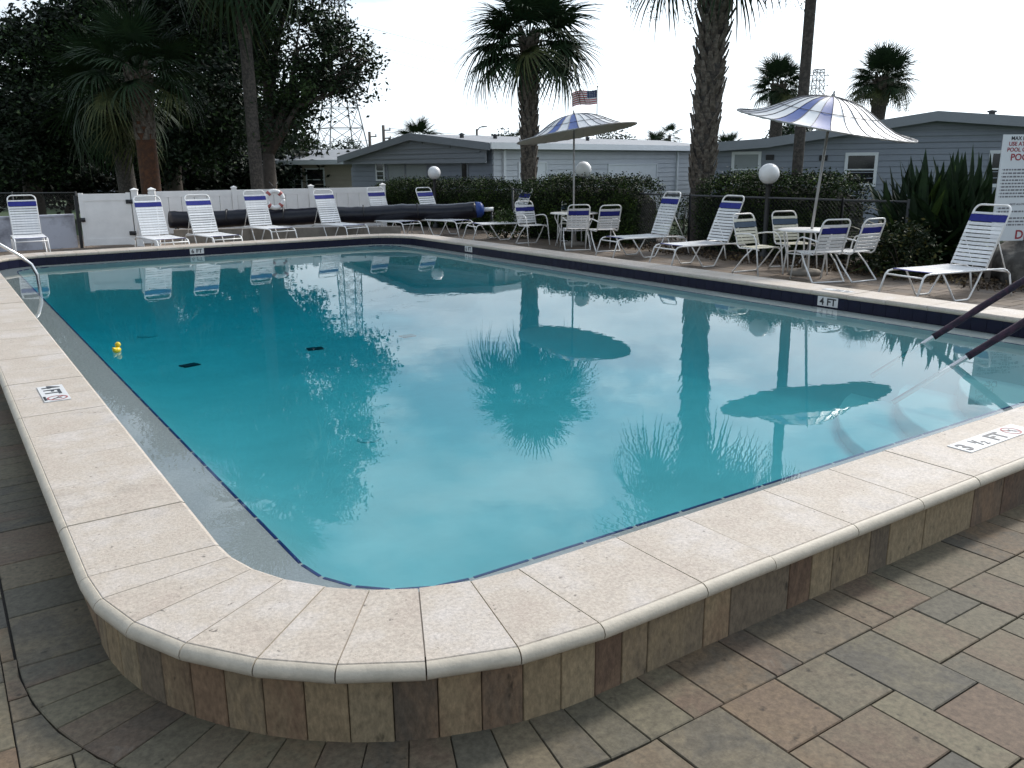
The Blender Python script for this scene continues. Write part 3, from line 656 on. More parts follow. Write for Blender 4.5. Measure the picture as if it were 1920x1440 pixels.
stair_rail('near stair handrail in dark purple padding entering the water', (6.04,1.20,.108), (7.04,.20,1.20), .07)
dkk = thing('rubber_duck', 'yellow rubber duck floating on the pool', 'rubber duck', (.50,5.99,ZWAT-.010), 0.9); dkk.scale = (.78,.78,.78)
def ball(mb, c, r, sx=1, sy=1, sz=1, n=14, k=9):
    pr = []
    o = len(mb.v)
    for i in range(k+1):
        th = PI*i/k
        for j in range(n):
            a = 2*PI*j/n; mb.v.append((c[0]+r*sx*math.sin(th)*math.cos(a), c[1]+r*sy*math.sin(th)*math.sin(a), c[2]+r*sz*math.cos(th)))
    for i in range(k):
        for j in range(n):
            a = o+i*n+j; b = o+i*n+(j+1)%n; mb.f.append((a, a+n, b+n, b)); mb.m.append(0); mb.sm.append(True)
mb = MB(); ball(mb, (0,0,.028), .05, 1.15, .9, .72); mb.tube([(-.04,0,.035),(-.065,0,.055),(-.08,0,.075)], [.03,.018,.004], 8); mb.build('body', M['duck'], dkk)
mb = MB(); ball(mb, (.035,0,.085), .033); mb.build('head', M['duck'], dkk)
mb = MB(); mb.tube([(.06,0,.082),(.082,0,.08)], [.014,.006], 8); mb.build('beak', M['orange'], dkk)

# ------------------------------------------------------------------ loungers and chairs
def arc(c, a0, a1, r, ax, ay, n=5):
    c, ax, ay = Vector(c), Vector(ax), Vector(ay)
    return [c + ax*(r*math.cos(a0+(a1-a0)*i/n)) + ay*(r*math.sin(a0+(a1-a0)*i/n)) for i in range(n+1)]
def strap_mesh(width, span, thick=0.006):
    mb = MB(); h = span/2; w2 = width/2
    # slightly sagging band wrapped over the tubes
    st = [(-h-.014,-.012),(-h-.012,.006),(-h*.6,.004),(0,.0),(h*.6,.004),(h+.012,.006),(h+.014,-.012)]
    V = []
    for y_, z in st:
        V += [(-w2,y_,z),(w2,y_,z),(w2,y_,z+thick),(-w2,y_,z+thick)]
    fs = []
    for i in range(len(st)-1):
        a = i*4; b = a+4; fs += [(a,a+1,b+1,b),(a+3,b+3,b+2,a+2),(a,b,b+3,a+3),(a+1,a+2,b+2,b+1)]
    fs += [(0,3,2,1), (len(V)-4,len(V)-3,len(V)-2,len(V)-1)]
    mb.add(V, fs); return mb.mesh('strap')
S_L = strap_mesh(.043,.54); S_B = strap_mesh(.041,.50); S_C = strap_mesh(.041,.44); S_T = strap_mesh(.028,.48); S_BB = strap_mesh(.096,.50); S_CB = strap_mesh(.088,.44)
def dup_me(me, m): r = me.copy(); r.materials.clear(); r.materials.append(m); return r
def build_lounger(back_deg=66, cream=False, sag=0.0):
    t = thing('chaise_lounge', 'x', 'chaise lounge'); wp = M['white_paint']
    kids = []
    for s in (-1, 1):
        y_ = .29*s; mb = MB()
        mb.tube([(-.42,y_,.30),(-.36,y_,.345),(-.28,y_,.37),(0,y_,.375),(1.02,y_,.378),(1.10,y_,.368),(1.145,y_,.33),(1.26,y_*1.04,.0)], .0135, 7); kids.append(mb.build('side_rail', wp, t))
        mb = MB(); mb.tube([(.80,y_*.97,.365),(.72,y_*.99,.25),(.57,y_*1.02,.03),(.54,y_*1.02,.014),(.33,y_*1.02,.014),(.30,y_*1.02,.03),(.16,y_*.99,.25),(.10,y_*.97,.365)], .012, 7); kids.append(mb.build('leg_loop', wp, t))
        mb = MB(); mb.tube([(-.42,y_,.30),(-.50,y_*1.03,.014)], .012, 7); kids.append(mb.build('rear_leg', wp, t))
    mb = MB(); mb.tube([(1.145,-.29,.33),(1.15,0,.33),(1.145,.29,.33)], .012, 7); kids.append(mb.build('cross_bar', wp, t))
    mb = MB(); mb.tube([(-.38,-.29,.33),(-.38,.29,.33)], .012, 7); kids.append(mb.build('cross_bar', wp, t))
    a = math.radians(back_deg); ux, uz = -math.cos(a), math.sin(a)
    LB = .86; hb = .26; up = Vector((ux,0,uz))
    o0 = Vector((0,0,.385)); 
    path = [o0+Vector((0,-hb,0)), o0+Vector((0,-hb,0))+up*(LB-.09)] + arc(o0+up*(LB-.09)+Vector((0,-hb+.09,0)), PI, PI/2, .09, (0,1,0), up)[1:] + arc(o0+up*(LB-.09)+Vector((0,hb-.09,0)), PI/2, 0, .09, (0,1,0), up) + [o0+Vector((0,hb,0))]
    mb = MB(); mb.tube(path, .0135, 8); kids.append(mb.build('back_frame', wp, t))
    mid = o0 + up*.42
    for s in (-1,1):
        mb = MB(); mb.tube([mid+Vector((0,.24*s,0)), (-.40,.24*s,.345)], .008, 6); kids.append(mb.build('back_strut', wp, t))
    sw, sb = M['strap_cream'] if cream else M['strap'], M['strap_teal'] if cream else M['strap_blue']
    SBW, SBB, SLW, SLB, STW = dup_me(S_B, sw), dup_me(S_BB, sb), dup_me(S_L, sw), dup_me(S_L, sb), dup_me(S_T, sw)
    rz = Euler((0, -a, 0))  # strap local x -> up the back
    q = Matrix(((ux,0,uz),(0,1,0),(uz,0,-ux))).to_euler() if False else Matrix((( ux,0, uz),(0,1,0),( uz,0,-ux))).to_euler()
    nb = 11; nrm = Vector((uz,0,-ux))
    for i in range(nb):
        p = o0 + up*(.045 + i*.0545) + nrm*.010; kids.append(link('strap', SBW, None, t, p, q))
    kids.append(link('head_band', SBB, None, t, o0 + up*(.045+nb*.0545+.026) + nrm*.010, q))
    kids.append(link('strap', STW, None, t, o0+up*(.045+nb*.0545+.094)+nrm*.010, q))
    for i in range(18):
        me = SLB if i in (17,) else SLW
        kids.append(link('strap', me, None, t, (.055+i*.0565, 0, .386 - .006*math.sin(PI*i/18)), (0,0,0)))
    KIDS[t.name] = kids
    return t
LPROTO = build_lounger(); LPROTO2 = build_lounger(70)
def lounger(x, y, ang, label, first=[True], proto=None):
    p = proto or LPROTO
    if p.get('used'): o = copy_tree(p)
    else: o = p; p['used'] = 1
    o.location = (x, y, 0); o.rotation_euler = (0, 0, math.radians(ang)); o['label'] = label; o['category'] = 'chaise lounge'; o['group'] = 'white strap chaise lounges round the pool'; return o
def lround(lst):
    for i, a in enumerate(lst): lounger(*a, proto=(LPROTO2 if i in (0, 3, 5, 8) else LPROTO))
lround([(.94,18.30,-92,'leftmost chaise lounge, standing alone before the low white wall'),
        (3.04,16.18,-86,'chaise lounge just right of the fence gate, first of the row'),
        (4.06,16.22,-84,'second chaise lounge from the gate, back upright, near the pool'),
        (5.68,17.56,-84,'third chaise lounge from the gate, beside the life ring'),
        (7.36,17.42,-82,'fourth chaise lounge from the gate, in front of the rolled cover'),
        (8.88,17.72,-78,'fifth chaise lounge from the gate, at the end of the white fence'),
        (10.02,17.15,-76,'sixth chaise lounge from the gate, in front of the hedge and cover end'),
        (10.95,14.75,172,'chaise lounge half hidden behind a chair of the far patio table'),
        (10.90,9.75,172,'chaise lounge left of the big palm trunk, feet towards the pool'),
        (10.66,8.05,174,'chaise lounge right in front of the big palm trunk'),
        (10.46,3.50,170,'large foreground chaise lounge in front of the sword leaf plant'),
        (11.55,2.10,172,'chaise lounge cut off by the right edge, only its foot end shows')])

def build_chair(cream=False):
    t = thing('patio_chair', 'x', 'patio chair'); wp = M['white_paint']; kids = []
    # local +x is the way the chair faces; seat centre at origin
    a = math.radians(72); up = Vector((-math.cos(a),0,math.sin(a))); nrm = Vector((math.sin(a),0,math.cos(a)))
    o0 = Vector((-.22,0,.415)); LB = .54; hb = .225
    path = [(.24,-hb,.40), (.20,-hb,.418), tuple(o0+Vector((.04,-hb,-.006)))] + [o0+Vector((-.01,-hb,.03)), o0+Vector((0,-hb,0))+up*(LB-.08)] + arc(o0+up*(LB-.08)+Vector((0,-hb+.08,0)), PI, PI/2, .08, (0,1,0), up)[1:] + arc(o0+up*(LB-.08)+Vector((0,hb-.08,0)), PI/2, 0, .08, (0,1,0), up) + [o0+Vector((-.01,hb,.03)), o0+Vector((.04,hb,-.006)), (.20,hb,.418), (.24,hb,.40)]
    mb = MB(); mb.tube(path, .0125, 8); kids.append(mb.build('frame', wp, t))
    for s in (-1, 1):
        y_ = s*.265; mb = MB()
        mb.tube([(.30,y_*1.02,.0),(.235,y_,.40),(.20,y_,.56),(.15,y_,.625),(.06,y_,.65),(-.10,y_,.64),(-.24,y_*.95,.62),(-.30,s*.23,.60)], .012, 7); kids.append(mb.build('arm', wp, t))
        mb = MB(); mb.tube([(.10,s*.235,.41),(-.05,y_,.26),(-.26,y_,.03),(-.28,y_,.012)], .012, 7); kids.append(mb.build('rear_leg', wp, t))
    mb = MB(); mb.tube([(-.28,-.265,.012),(-.28,.265,.012)], .012, 7); kids.append(mb.build('floor_bar', wp, t))
    sw, sb = (M['strap_cream'], M['strap_teal']) if cream else (M['strap'], M['strap_blue'])
    CW_, CB_ = dup_me(S_C, sw), dup_me(S_CB, sb)
    for i in range(7): kids.append(link('strap', CW_, None, t, (.215-i*.058,0,.424-.004*math.sin(i)), (0,0,0)))
    q = Matrix(((up.x,0,nrm.x),(0,1,0),(up.z,0,nrm.z))).to_euler()
    for i in range(5): kids.append(link('strap', CW_, None, t, o0+up*(.07+i*.053)+nrm*.008, q))
    kids.append(link('head_band', CB_, None, t, o0+up*.360+nrm*.008, q))
    kids.append(link('strap', CW_, None, t, o0+up*(.432)+nrm*.008, q))
    KIDS[t.name] = kids
    return t
CA, CB = build_chair(False), build_chair(True)
def chair(x, y, ang, label, p):
    if p.get('used'): o = copy_tree(p)
    else: o = p; p['used'] = 1
    o.location = (x, y, 0); o.rotation_euler = (0,0,math.radians(ang)); o['label'] = label; o['category'] = 'patio chair'; o['group'] = 'strap patio chairs at the two umbrella tables'
chair(10.33,13.18,-95,'blue banded patio chair left of the far umbrella table', CA)
chair(11.30,13.05,228,'patio chair with faded band behind the far umbrella table', CB)
chair(10.40,11.72,62,'patio chair with its back to the pool at the far table', CA)
chair(10.68,11.16,72,'patio chair at the far table, nearest the palm trunk lounger', CA)
chair(10.16,6.72,-95,'cream patio chair with faded teal band left of the near table', CB)
chair(11.12,6.78,250,'patio chair with faded teal band behind the near table', CB)
chair(10.22,5.62,70,'blue banded patio chair with its back to the pool at the near table', CA)
chair(10.68,5.40,85,'rightmost patio chair at the near umbrella table, seen from behind', CA)
def table(x, y, r, label):
    t = thing('patio_table', label, 'table', (x, y, 0), 0, 'round white umbrella tables')
    mb = MB(); mb.lathe([(0.025,.715),(r-.01,.712),(r,.700),(r-.006,.69),(r-.03,.695),(0.025,.70)], 40); mb.build('table_top', M['white_paint'], t)
    for i in range(4):
        a = PI/4 + i*PI/2; c, s = math.cos(a), math.sin(a); mb = MB()
        mb.tube([(c*(r-.12),s*(r-.12),.695),(c*(r-.10),s*(r-.10),.62),(c*.30,s*.30,.35),(c*(r-.12),s*(r-.12),.0)], .013, 7); mb.build('leg', M['white_paint'], t)
    mb = MB(); mb.lathe([(.30,.355),(.312,.345),(.30,.335),(.288,.345),(.30,.355)], 28); mb.build('ring', M['white_paint'], t)
table(10.85,12.35,.52,'round white patio table under the striped umbrella nearest the flag')
table(10.66,6.18,.46,'round white patio table under the umbrella before the blue grey house')

# ------------------------------------------------------------------ umbrellas
def umbrella(label, base, apex, R, tilt_axis, tilt_deg, phase):
    base, apex = Vector(base), Vector(apex); t = thing('patio_umbrella', label, 'umbrella', base, 0, 'striped hard rib patio umbrellas')
    mb = MB(); mb.tube([(0,0,.05), apex-base-Vector((0,0,.05))], .021, 10); mb.build('pole', M['um_pole'], t)
    mb = MB(); mb.lathe([(0,0),(.25,0),(.25,.05),(.22,.08),(.05,.10),(.045,.25),(.0,.25)], 24); mb.build('base', M['concrete'], t)
    Mt = Matrix.Translation(apex-base) @ Matrix.Rotation(math.radians(tilt_deg), 4, Vector(tilt_axis))
    prof = [(0.02,0.0),(.12,-.008),(.30,-.040),(.46,-.098),(.60,-.178),(.73,-.268),(.86,-.355),(1.00,-.430),(1.14,-.478),(1.25,-.496),(1.32,-.498)]
    prof = [(r*R/1.32, z*R/1.32*.82) for r, z in prof]; NPN = 28
    pat = ['can_white','can_grey','can_white','can_white','can_blue','can_white','can_blue','can_white','can_white','can_grey','can_white','can_white','can_grey','can_white']
    for j in range(NPN):
        a0, a1 = 2*PI*j/NPN+phase, 2*PI*(j+1)/NPN+phase; mb = MB(); V = []; k = len(prof); n3 = 3
        for lay in (0, -.008):
            for r, z in prof:
                for i in range(n3):
                    a = a0+(a1-a0)*i/(n3-1); sag = -.012*math.sin(PI*i/(n3-1))*(r/R)
                    V.append((r*math.cos(a), r*math.sin(a), z+lay+sag))
        off = k*n3; fs_t = []; fs_b = []
        for q in range(k-1):
            for i in range(n3-1):
                a = q*n3+i; fs_t.append((a, a+n3, a+n3+1, a+1)); fs_b.append((off+a, off+a+1, off+a+n3+1, off+a+n3))
        rim = [((k-1)*n3+i, off+(k-1)*n3+i, off+(k-1)*n3+i+1, (k-1)*n3+i+1) for i in range(n3-1)]
        mb.add(V, fs_t, 0, True); mb.add(V, fs_b, 1, True); mb.add(V, rim, 1); mb.xform(Mt)
        mb.build('canopy_panel', [M[pat[(j) % 14]], M['can_under']], t)
        rb = MB(); pth = [Mt @ Vector((r*math.cos(a0), r*math.sin(a0), z+.004)) for r, z in prof]
        rb.tube(pth, 0.0062 if j % 2 else .0048, 5); rb.build('rib', M['can_rib'], t)
    mb = MB()
    pr = prof[5]
    for j in range(56):
        a, b = 2*PI*j/56, 2*PI*(j+1)/56
        mb.tube([(pr[0]*math.cos(a),pr[0]*math.sin(a),pr[1]+.003),(pr[0]*math.cos(b),pr[0]*math.sin(b),pr[1]+.003)], .004, 4, cap=False)
    mb.xform(Mt); mb.build('hoop', M['can_rib'], t)
    mb = MB(); n = 84
    for j in range(n):
        a, b = 2*PI*j/n, 2*PI*(j+1)/n; r, z = prof[-1]
        mb.tube([(r*math.cos(a),r*math.sin(a),z),(r*math.cos(b),r*math.sin(b),z-.003)], .012, 5, cap=False)
    mb.xform(Mt); mb.build('rim_binding', M['um_pole'], t)
    mb = MB(); mb.lathe([(.03,0),(.028,.03),(.012,.045),(.018,.065),(.0,.09)], 12); mb.xform(Mt); mb.build('finial', M['um_pole'], t)
    return t
right = Vector((CR.x, CR.y, 0)).normalized(); fwd = Vector((CF.x, CF.y, 0)).normalized()
b1 = Vector((10.85,12.35,0)); a1 = b1 + right*-.02 + Vector((0,0,2.74))
umbrella('striped umbrella tilted to the left over the far patio table', b1, a1, 1.27, (fwd*-8.3+right*-3.0), 9.0, -.62)
b2 = Vector((10.66,6.18,0)); a2 = b2 + right*.22 + Vector((0,0,2.69))
umbrella('silver and blue umbrella tilted to the right before the blue grey house', b2, a2, 1.34, (fwd*.9+right*.85), 12.4, -.86)

# ------------------------------------------------------------------ plants
def leaf_cloud(mb, centers, n_each, spread, size, rr, flat=0.6, mi=None):
    V = []; Fc = []; Ms = []
    for c, srad in centers:
        for _ in range(n_each):
            d = Vector((rr.gauss(0,1), rr.gauss(0,1), rr.gauss(0,1)*flat))*srad*spread*0.5; p = Vector(c)+d
            s = size*rr.uniform(.6,1.35); ax = Vector((rr.gauss(0,1), rr.gauss(0,1), rr.gauss(0,.7))).normalized()
            bx = ax.cross(Vector((rr.gauss(0,1), rr.gauss(0,1), rr.gauss(0,1)))).normalized(); nn_ = ax.cross(bx)
            o = len(V); V += [p-ax*s*.5, p+bx*s*.24+nn_*s*.05, p+ax*s*.5, p-bx*s*.24+nn_*s*.05]
            Fc += [(o,o+1,o+2),(o,o+2,o+3)]; k = rr.randrange(mi) if mi else 0; Ms += [k,k]
    o = len(mb.v); mb.v += [tuple(v) for v in V]; mb.f += [tuple(i+o for i in f) for f in Fc]; mb.m += Ms; mb.sm += [False]*len(Fc)
def tree(label, base, trunk_h, crown, n_cl, n_leaf, leaf=.16, mats=('leaf_dark','leaf_mid'), seed=1, trunk_r=.28, group='broadleaf trees behind the fence', clr=.75, name='broadleaf_tree', limbs=9):
    """crown: list of ellipsoids (dx,dy,z,rx,ry,rz) relative to the base"""
    rr = random.Random(seed); t = thing(name, label, 'tree', base, 0, group)
    cents = []; vol = [e[3]*e[4]*e[5] for e in crown]; tot = sum(vol)
    for e, v in zip(crown, vol):
        for _ in range(max(3, int(n_cl*v/tot))):
            th = rr.uniform(0,2*PI); u = rr.uniform(-1,1); r = rr.uniform(.25,1)**.45; s_ = math.sqrt(1-u*u)
            cents.append((Vector((e[0]+e[3]*r*s_*math.cos(th), e[1]+e[4]*r*s_*math.sin(th), e[2]+e[5]*r*u)), clr*rr.uniform(.6,1.25)))
    tb = MB(); top = Vector((rr.uniform(-.3,.3), rr.uniform(-.3,.3), trunk_h))
    tb.tube([(0,0,-.3),(top.x*.4+rr.uniform(-.1,.1),top.y*.4,trunk_h*.5),top], [trunk_r*1.25,trunk_r,trunk_r*.85], 10)
    for e in crown:
        tgt = Vector(e[:3]); m1 = top.lerp(tgt,.5)+Vector((rr.uniform(-.4,.4),rr.uniform(-.4,.4),.4)); tb.tube([top*.96, m1, tgt], [trunk_r*.6,trunk_r*.4,trunk_r*.2], 7)
        near = sorted(cents, key=lambda c: (c[0]-tgt).length_squared)
        for c, _ in rr.sample(near[:max(limbs*3, 12)] if len(near) > limbs*3 else near, min(limbs, len(near))):
            m2 = tgt.lerp(c,.5)+Vector((rr.uniform(-.2,.2),rr.uniform(-.2,.2),rr.uniform(0,.3))); tb.tube([m1.lerp(tgt,rr.uniform(.3,1)), m2, c], [trunk_r*.22,trunk_r*.13,trunk_r*.05], 5)
    tb.build('trunk', M['bark'], t)
    cb = MB(); leaf_cloud(cb, cents, n_leaf, 1.0, leaf, rr, .75, len(mats)); cb.build('crown', [M[m] for m in mats], t); return t

def frond_mesh(seed, petiole=.75, fan=.95, nl=34, droop=.35, width=.032):
    rr = random.Random(seed); mb = MB()
    pth = [Vector((petiole*t, 0, .10*math.sin(t*PI*.5)*petiole)) for t in (0,.33,.66,1)]
    mb.tube(pth, [.020,.014,.011,.009], 5)
    c = pth[-1]
    for i in range(nl):
        u = (i+.5)/nl*2-1; a = u*2.35 + rr.uniform(-.04,.04); ln = fan*(1-.38*abs(u)**1.6)*rr.uniform(.88,1.1)
        # costa: leaflets spring from along a short arched midrib
        root = c + Vector((.28*fan*(1-abs(u))*.9, 0, -.05*(1-abs(u))))
        dr = Vector((math.cos(a), math.sin(a), 0)); side = Vector((-math.sin(a), math.cos(a), 0)); V = []
        k = 5; dd = droop*rr.uniform(.7,1.5)
        for q in range(k):
            t = q/(k-1); p = root + dr*(ln*t) + Vector((0,0,.12*abs(u)*t - dd*ln*t**2.4)); wd = width*fan*(1-t)**.55*(1 if q else .6)*(1.0 if q < k-1 else 0.05)
            V += [p-side*wd+Vector((0,0,.012*(1-t))), p, p+side*wd+Vector((0,0,.012*(1-t)))]
        fs = []
        for q in range(k-1):
            b = q*3; fs += [(b,b+1,b+4,b+3),(b+1,b+2,b+5,b+4)]
        mb.add(V, fs)
    return mb.mesh('frond')
FR = {}
for kd, (dr, ) in {'up': (.18,), 'mid': (.42,), 'low': (.75,)}.items():
    FR[kd] = [frond_mesh(hash(kd) % 7 + i*13 + len(kd)*31, droop=dr) for i in range(3)]
for kd in FR:
    for me in FR[kd]: me.materials.append(M['frond'])
FRY = [me.copy() for me in FR['low']]
for me in FRY: me.materials.clear(); me.materials.append(M['frond_y'])
def sabal(label, base, h, r0, r1, boots_from, crown_r, nf=34, seed=1, lean=(0,0), name='palm_tree', trunk='palm_trunk', stalks=0, boot_r=.12, low=-50, group='fan palms', lowf=1.0):
    """fan palm: trunk to height h, boots from boots_from up to h, crown of fan fronds of radius crown_r"""
    rr = random.Random(seed); t = thing(name, label, 'palm tree', base, 0, group)
    ax = lambda z: Vector((lean[0]*z/h, lean[1]*z/h, z))
    mb = MB(); k = 14; zs = [-.5 + (h+.5)*i/k for i in range(k+1)]
    mb.tube([ax(z) for z in zs], [r0 + (r1-r0)*max(0,z)/h + rr.uniform(-.012,.012)*r0*2 for z in zs], 14); mb.build('trunk', M[trunk], t)
    if boots_from < h:
        mb = MB(); z = boots_from; a = 0; i = 0; nr = 7
        while z < h+.05:
            for j in range(nr):
                an = 2*PI*(j+.5*(i%2))/nr + rr.uniform(-.12,.12); rad = (r0+(r1-r0)*z/h); f = min(1, (z-boots_from)/(h-boots_from)+.35)
                c = ax(z + rr.uniform(-.03,.03)); d = Vector((math.cos(an),math.sin(an),0)); sd = Vector((-d.y,d.x,0)); le = rr.uniform(.26,.42)*(.6+.4*f); o_ = boot_r*f*rr.uniform(.6,1.35)
                w0 = rad*.40; skew = sd*rr.uniform(-.35,.35)*le
                V = []
                for q, (tt, wd, th) in enumerate(((0,w0,.03),(.55,w0*.62,.03),(1,w0*.42,.022))):
                    p = c + d*(rad*.86+o_*tt**.8) + Vector((0,0,le*tt)) + skew*tt
                    V += [p-sd*wd, p+sd*wd, p+sd*wd*.8+d*th, p-sd*wd*.8+d*th]
                mb.add(V, [(0,1,5,4),(1,2,6,5),(2,3,7,6),(3,0,4,7),(4,5,9,8),(5,6,10,9),(6,7,11,10),(7,4,8,11),(8,9,10,11)])
            z += .15; i += 1
        mb.build('boots', M['palm_boot'], t)
    top = ax(h)
    for i in range(nf):
        u = (i+.5)/nf; el = math.radians(82 - u**.85*(82-low)); an = i*2.39996 + rr.uniform(-.25,.25)
        kd = 'up' if u < .35 else ('mid' if u < .7 else 'low'); me = FR[kd][rr.randrange(3)] if not (u > .8 and rr.random() < .35) else FRY[rr.randrange(3)]
        s_ = crown_r/1.95*rr.uniform(.88,1.12)*(1 if u < .75 else lowf)
        d = Vector((math.cos(an)*math.cos(el), math.sin(an)*math.cos(el), math.sin(el)))
        upv = Vector((-math.cos(an)*math.sin(el), -math.sin(an)*math.sin(el), math.cos(el)))
        sdv = upv.cross(d); tw = rr.uniform(-.5,.5)
        sdv2 = sdv*math.cos(tw)+upv*math.sin(tw); upv2 = d.cross(sdv2)
        Mx = Matrix((d, sdv2, upv2)).transposed()
        link('frond', me, None, t, top + Vector((0,0,.05)) + d*r1*.5 - Vector((0,0,u*.25)), Mx.to_euler(), (s_, s_, s_))
    for i in range(stalks):
        an = rr.uniform(0,2*PI) if i > 1 else (math.atan2(right.y,right.x)+PI*i); mb = MB(); d = Vector((math.cos(an),math.sin(an),0)); L_ = crown_r*.75
        pth = [top+d*(L_*tt)+Vector((0,0,.35*math.sin(tt*PI*.9)-1.05*tt**2.2*crown_r*.55)) for tt in (0,.2,.4,.6,.8,1)]
        mb.tube(pth, [.018,.014,.011,.009,.006,.004], 5)
        for _ in range(700):
            q = rr.randrange(2,6); p = pth[q]+Vector((rr.gauss(0,.07),rr.gauss(0,.07),rr.uniform(-.6,.05)))*crown_r*.5; l = rr.uniform(.03,.08)
            dv = Vector((rr.gauss(0,1),rr.gauss(0,1),rr.gauss(-.8,1))).normalized()*l; sv = dv.cross(Vector((rr.gauss(0,1),rr.gauss(0,1),rr.gauss(0,1)))).normalized()*.011
            mb.add([p-sv,p+sv,p+dv], [(0,1,2)])
        tag(mb.build('flower_stalk', M['flower_stalk'], t), kind='stuff')
    return t
P = lambda px, d, z=-.5: atz(px, d, z)
def topz(px, py, d): return at(px, py, d).z
# big booted palm between the loungers, crown above the picture
bp = P(1306,18.2,0); sabal('big palm with rough booted trunk between the two loungers', bp, 6.55, .215, .26, 1.25, 2.25, 44, 4, (.16,-.12), stalks=4, boot_r=.17, low=-42)
bp = P(992,24.0,-.3); sabal('fan palm with full crown beside the flag', bp, 5.2, .20, .20, 1.6, 1.95, 50, 9, (.02,.0), boot_r=.115, low=-30)
bp = P(1482,16.6,0); sabal('slender smooth palm trunk like a pole behind the right umbrella', bp, 6.0, .105, .10, 9, 1.15, 26, 12, (.05,-.02), low=-60, stalks=2)
bp = P(1443,40.0); sabal('distant fan palm beside the slender trunk', bp, 5.55, .26, .30, 4.4, 1.45, 48, 15, (.1,0), boot_r=.16, low=-32)
bp = P(1621,38.0); sabal('distant fan palm with drooping seed clusters above the house ridge', bp, 5.55, .22, .34, 4.5, 1.6, 50, 17, (.25,-.1), boot_r=.2, low=-28, stalks=6)
bp = P(296,24.5); sabal('dark palm with rust coloured trunk behind the gate', bp, 4.75, .26, .27, 3.0, 2.05, 34, 21, (0,0), trunk='palm_orange', low=-28)
bp = P(256,26.5); sabal('dark palm with grey trunk left of the rust coloured one', bp, 4.4, .26, .27, 3.2, 2.2, 34, 23, (-.2,0), low=-60)
bp = P(492,24.5); sabal('tall slim palm trunk rising out of the picture behind the fence', bp, 9.0, .19, .155, 5.6, 2.6, 46, 25, (0,0), low=-72, boot_r=.10, lowf=1.3)
bp = P(790,70.0); sabal('small distant bushy palm above the grey gable roof', bp, 4.2, .2, .2, 9, 2.2, 26, 31, low=-55)
bp = P(1228,75.0); sabal('small distant palm left of the one with drooping crown', bp, 3.3, .2, .2, 9, 1.9, 26, 33, low=-50)
bp = P(1252,72.0); sabal('small distant palm with thin trunk and drooping crown', bp, 4.4, .13, .12, 9, 1.35, 14, 35, low=-30)
bp = P(1362,60.0); sabal('low distant palm top right of the big booted trunk', bp, 3.1, .2, .2, 9, 1.5, 22, 37, low=-50)
bp = P(978,60.0); sabal('faint distant palm just left of the flag palm trunk', bp, 3.9, .15, .15, 9, .9, 16, 38, low=-40)

# broadleaf trees on the left
def rel(lst, d0):      # (px, py, depth, r_side, r_depth, r_up) -> ellipsoids relative to a base
    return lst
def crown_from(base, items):
    out = []
    for px, py, d, rs, rd, ru in items:
        p = at(px, py, d) - base; out.append((p.x, p.y, p.z, rs, rd, ru))
    return out
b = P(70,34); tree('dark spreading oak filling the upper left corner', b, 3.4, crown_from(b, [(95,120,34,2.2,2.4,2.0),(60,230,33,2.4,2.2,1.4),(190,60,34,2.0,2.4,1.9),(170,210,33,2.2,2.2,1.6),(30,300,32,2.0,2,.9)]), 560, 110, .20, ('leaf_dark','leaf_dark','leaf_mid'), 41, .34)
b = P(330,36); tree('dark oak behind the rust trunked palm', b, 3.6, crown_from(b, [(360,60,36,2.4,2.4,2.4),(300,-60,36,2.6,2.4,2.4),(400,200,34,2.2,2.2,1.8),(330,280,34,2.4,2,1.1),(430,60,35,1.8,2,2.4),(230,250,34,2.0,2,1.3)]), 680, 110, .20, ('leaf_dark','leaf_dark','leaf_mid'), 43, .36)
b = P(522,25.5); tree('leafy green tree right of the tall slim palm trunk', b, 2.6, crown_from(b, [(560,90,25,1.5,1.7,1.6),(640,95,25,.92,1.3,1.1),(520,250,25,1.0,1.4,1.0),(588,185,25,.9,1.2,.6),(655,165,25,.6,1,.45),(560,-60,25,1.7,1.7,1.45),(520,-190,25.5,1.6,1.6,1.3),(690,115,25,.28,.6,.4),(535,170,25,1.1,1.4,1.0)]), 400, 72, .135, ('leaf_mid','leaf_dark','leaf_mid'), 47, .2, clr=.46)
b = P(150,52); tree('far dark tree mass behind the left oak', b, 3, crown_from(b, [(40,290,50,4,3,1.6),(180,270,52,5,3,2),(320,300,52,4,3,1.5),(420,260,52,4,3,2)]), 420, 80, .42, ('leaf_dark',), 53, .4, clr=1.3)
for i, (px, lab) in enumerate(((-60,'undergrowth added for tree shade at the far left edge behind the lounger'),(130,'undergrowth added for tree shade left of the palm trunks'),(360,'undergrowth added for tree shade right of the rust coloured trunk'),(500,'undergrowth added for tree shade behind the tall slim trunk'))):
    b = P(px, 37+i); tree(lab, b, .8, crown_from(b, [(px,330,37+i,2.6,1.6,1.1),(px-60,345,36+i,2.0,1.4,.9),(px+70,340,37+i,2.2,1.5,1.0)]), 130, 60, .26, ('leaf_dark',), 80+i, .15, 'undergrowth added for tree shade', clr=.9, limbs=4, name='shade_shrub')  # shrubs added to darken the ground where the trees' shadow belongs
for i, (px, py, d, r, lab) in enumerate([(645,275,95,2.6,'small round distant tree under the pylon'),(950,262,70,1.1,'small dark distant treetop left of the flag palm'),(1150,258,80,2.6,'distant treetop above the long grey roof'),(1490,243,60,1.4,'dark treetop behind the left end of the blue grey house'),(575,280,80,2.0,'distant shrubby tree left of the pylon legs')]):
    b = P(px, d); tree(lab, b, max(1.0, topz(px,py,d)-r+.5), crown_from(b, [(px,py+8,d,r,r*.8,r*.55),(px-6,py+16,d,r*1.2,r*.8,r*.5)]), 26, 70, .30, ('leaf_far','leaf_mid'), 60+i, .18, 'distant treetops', clr=.9, limbs=4)

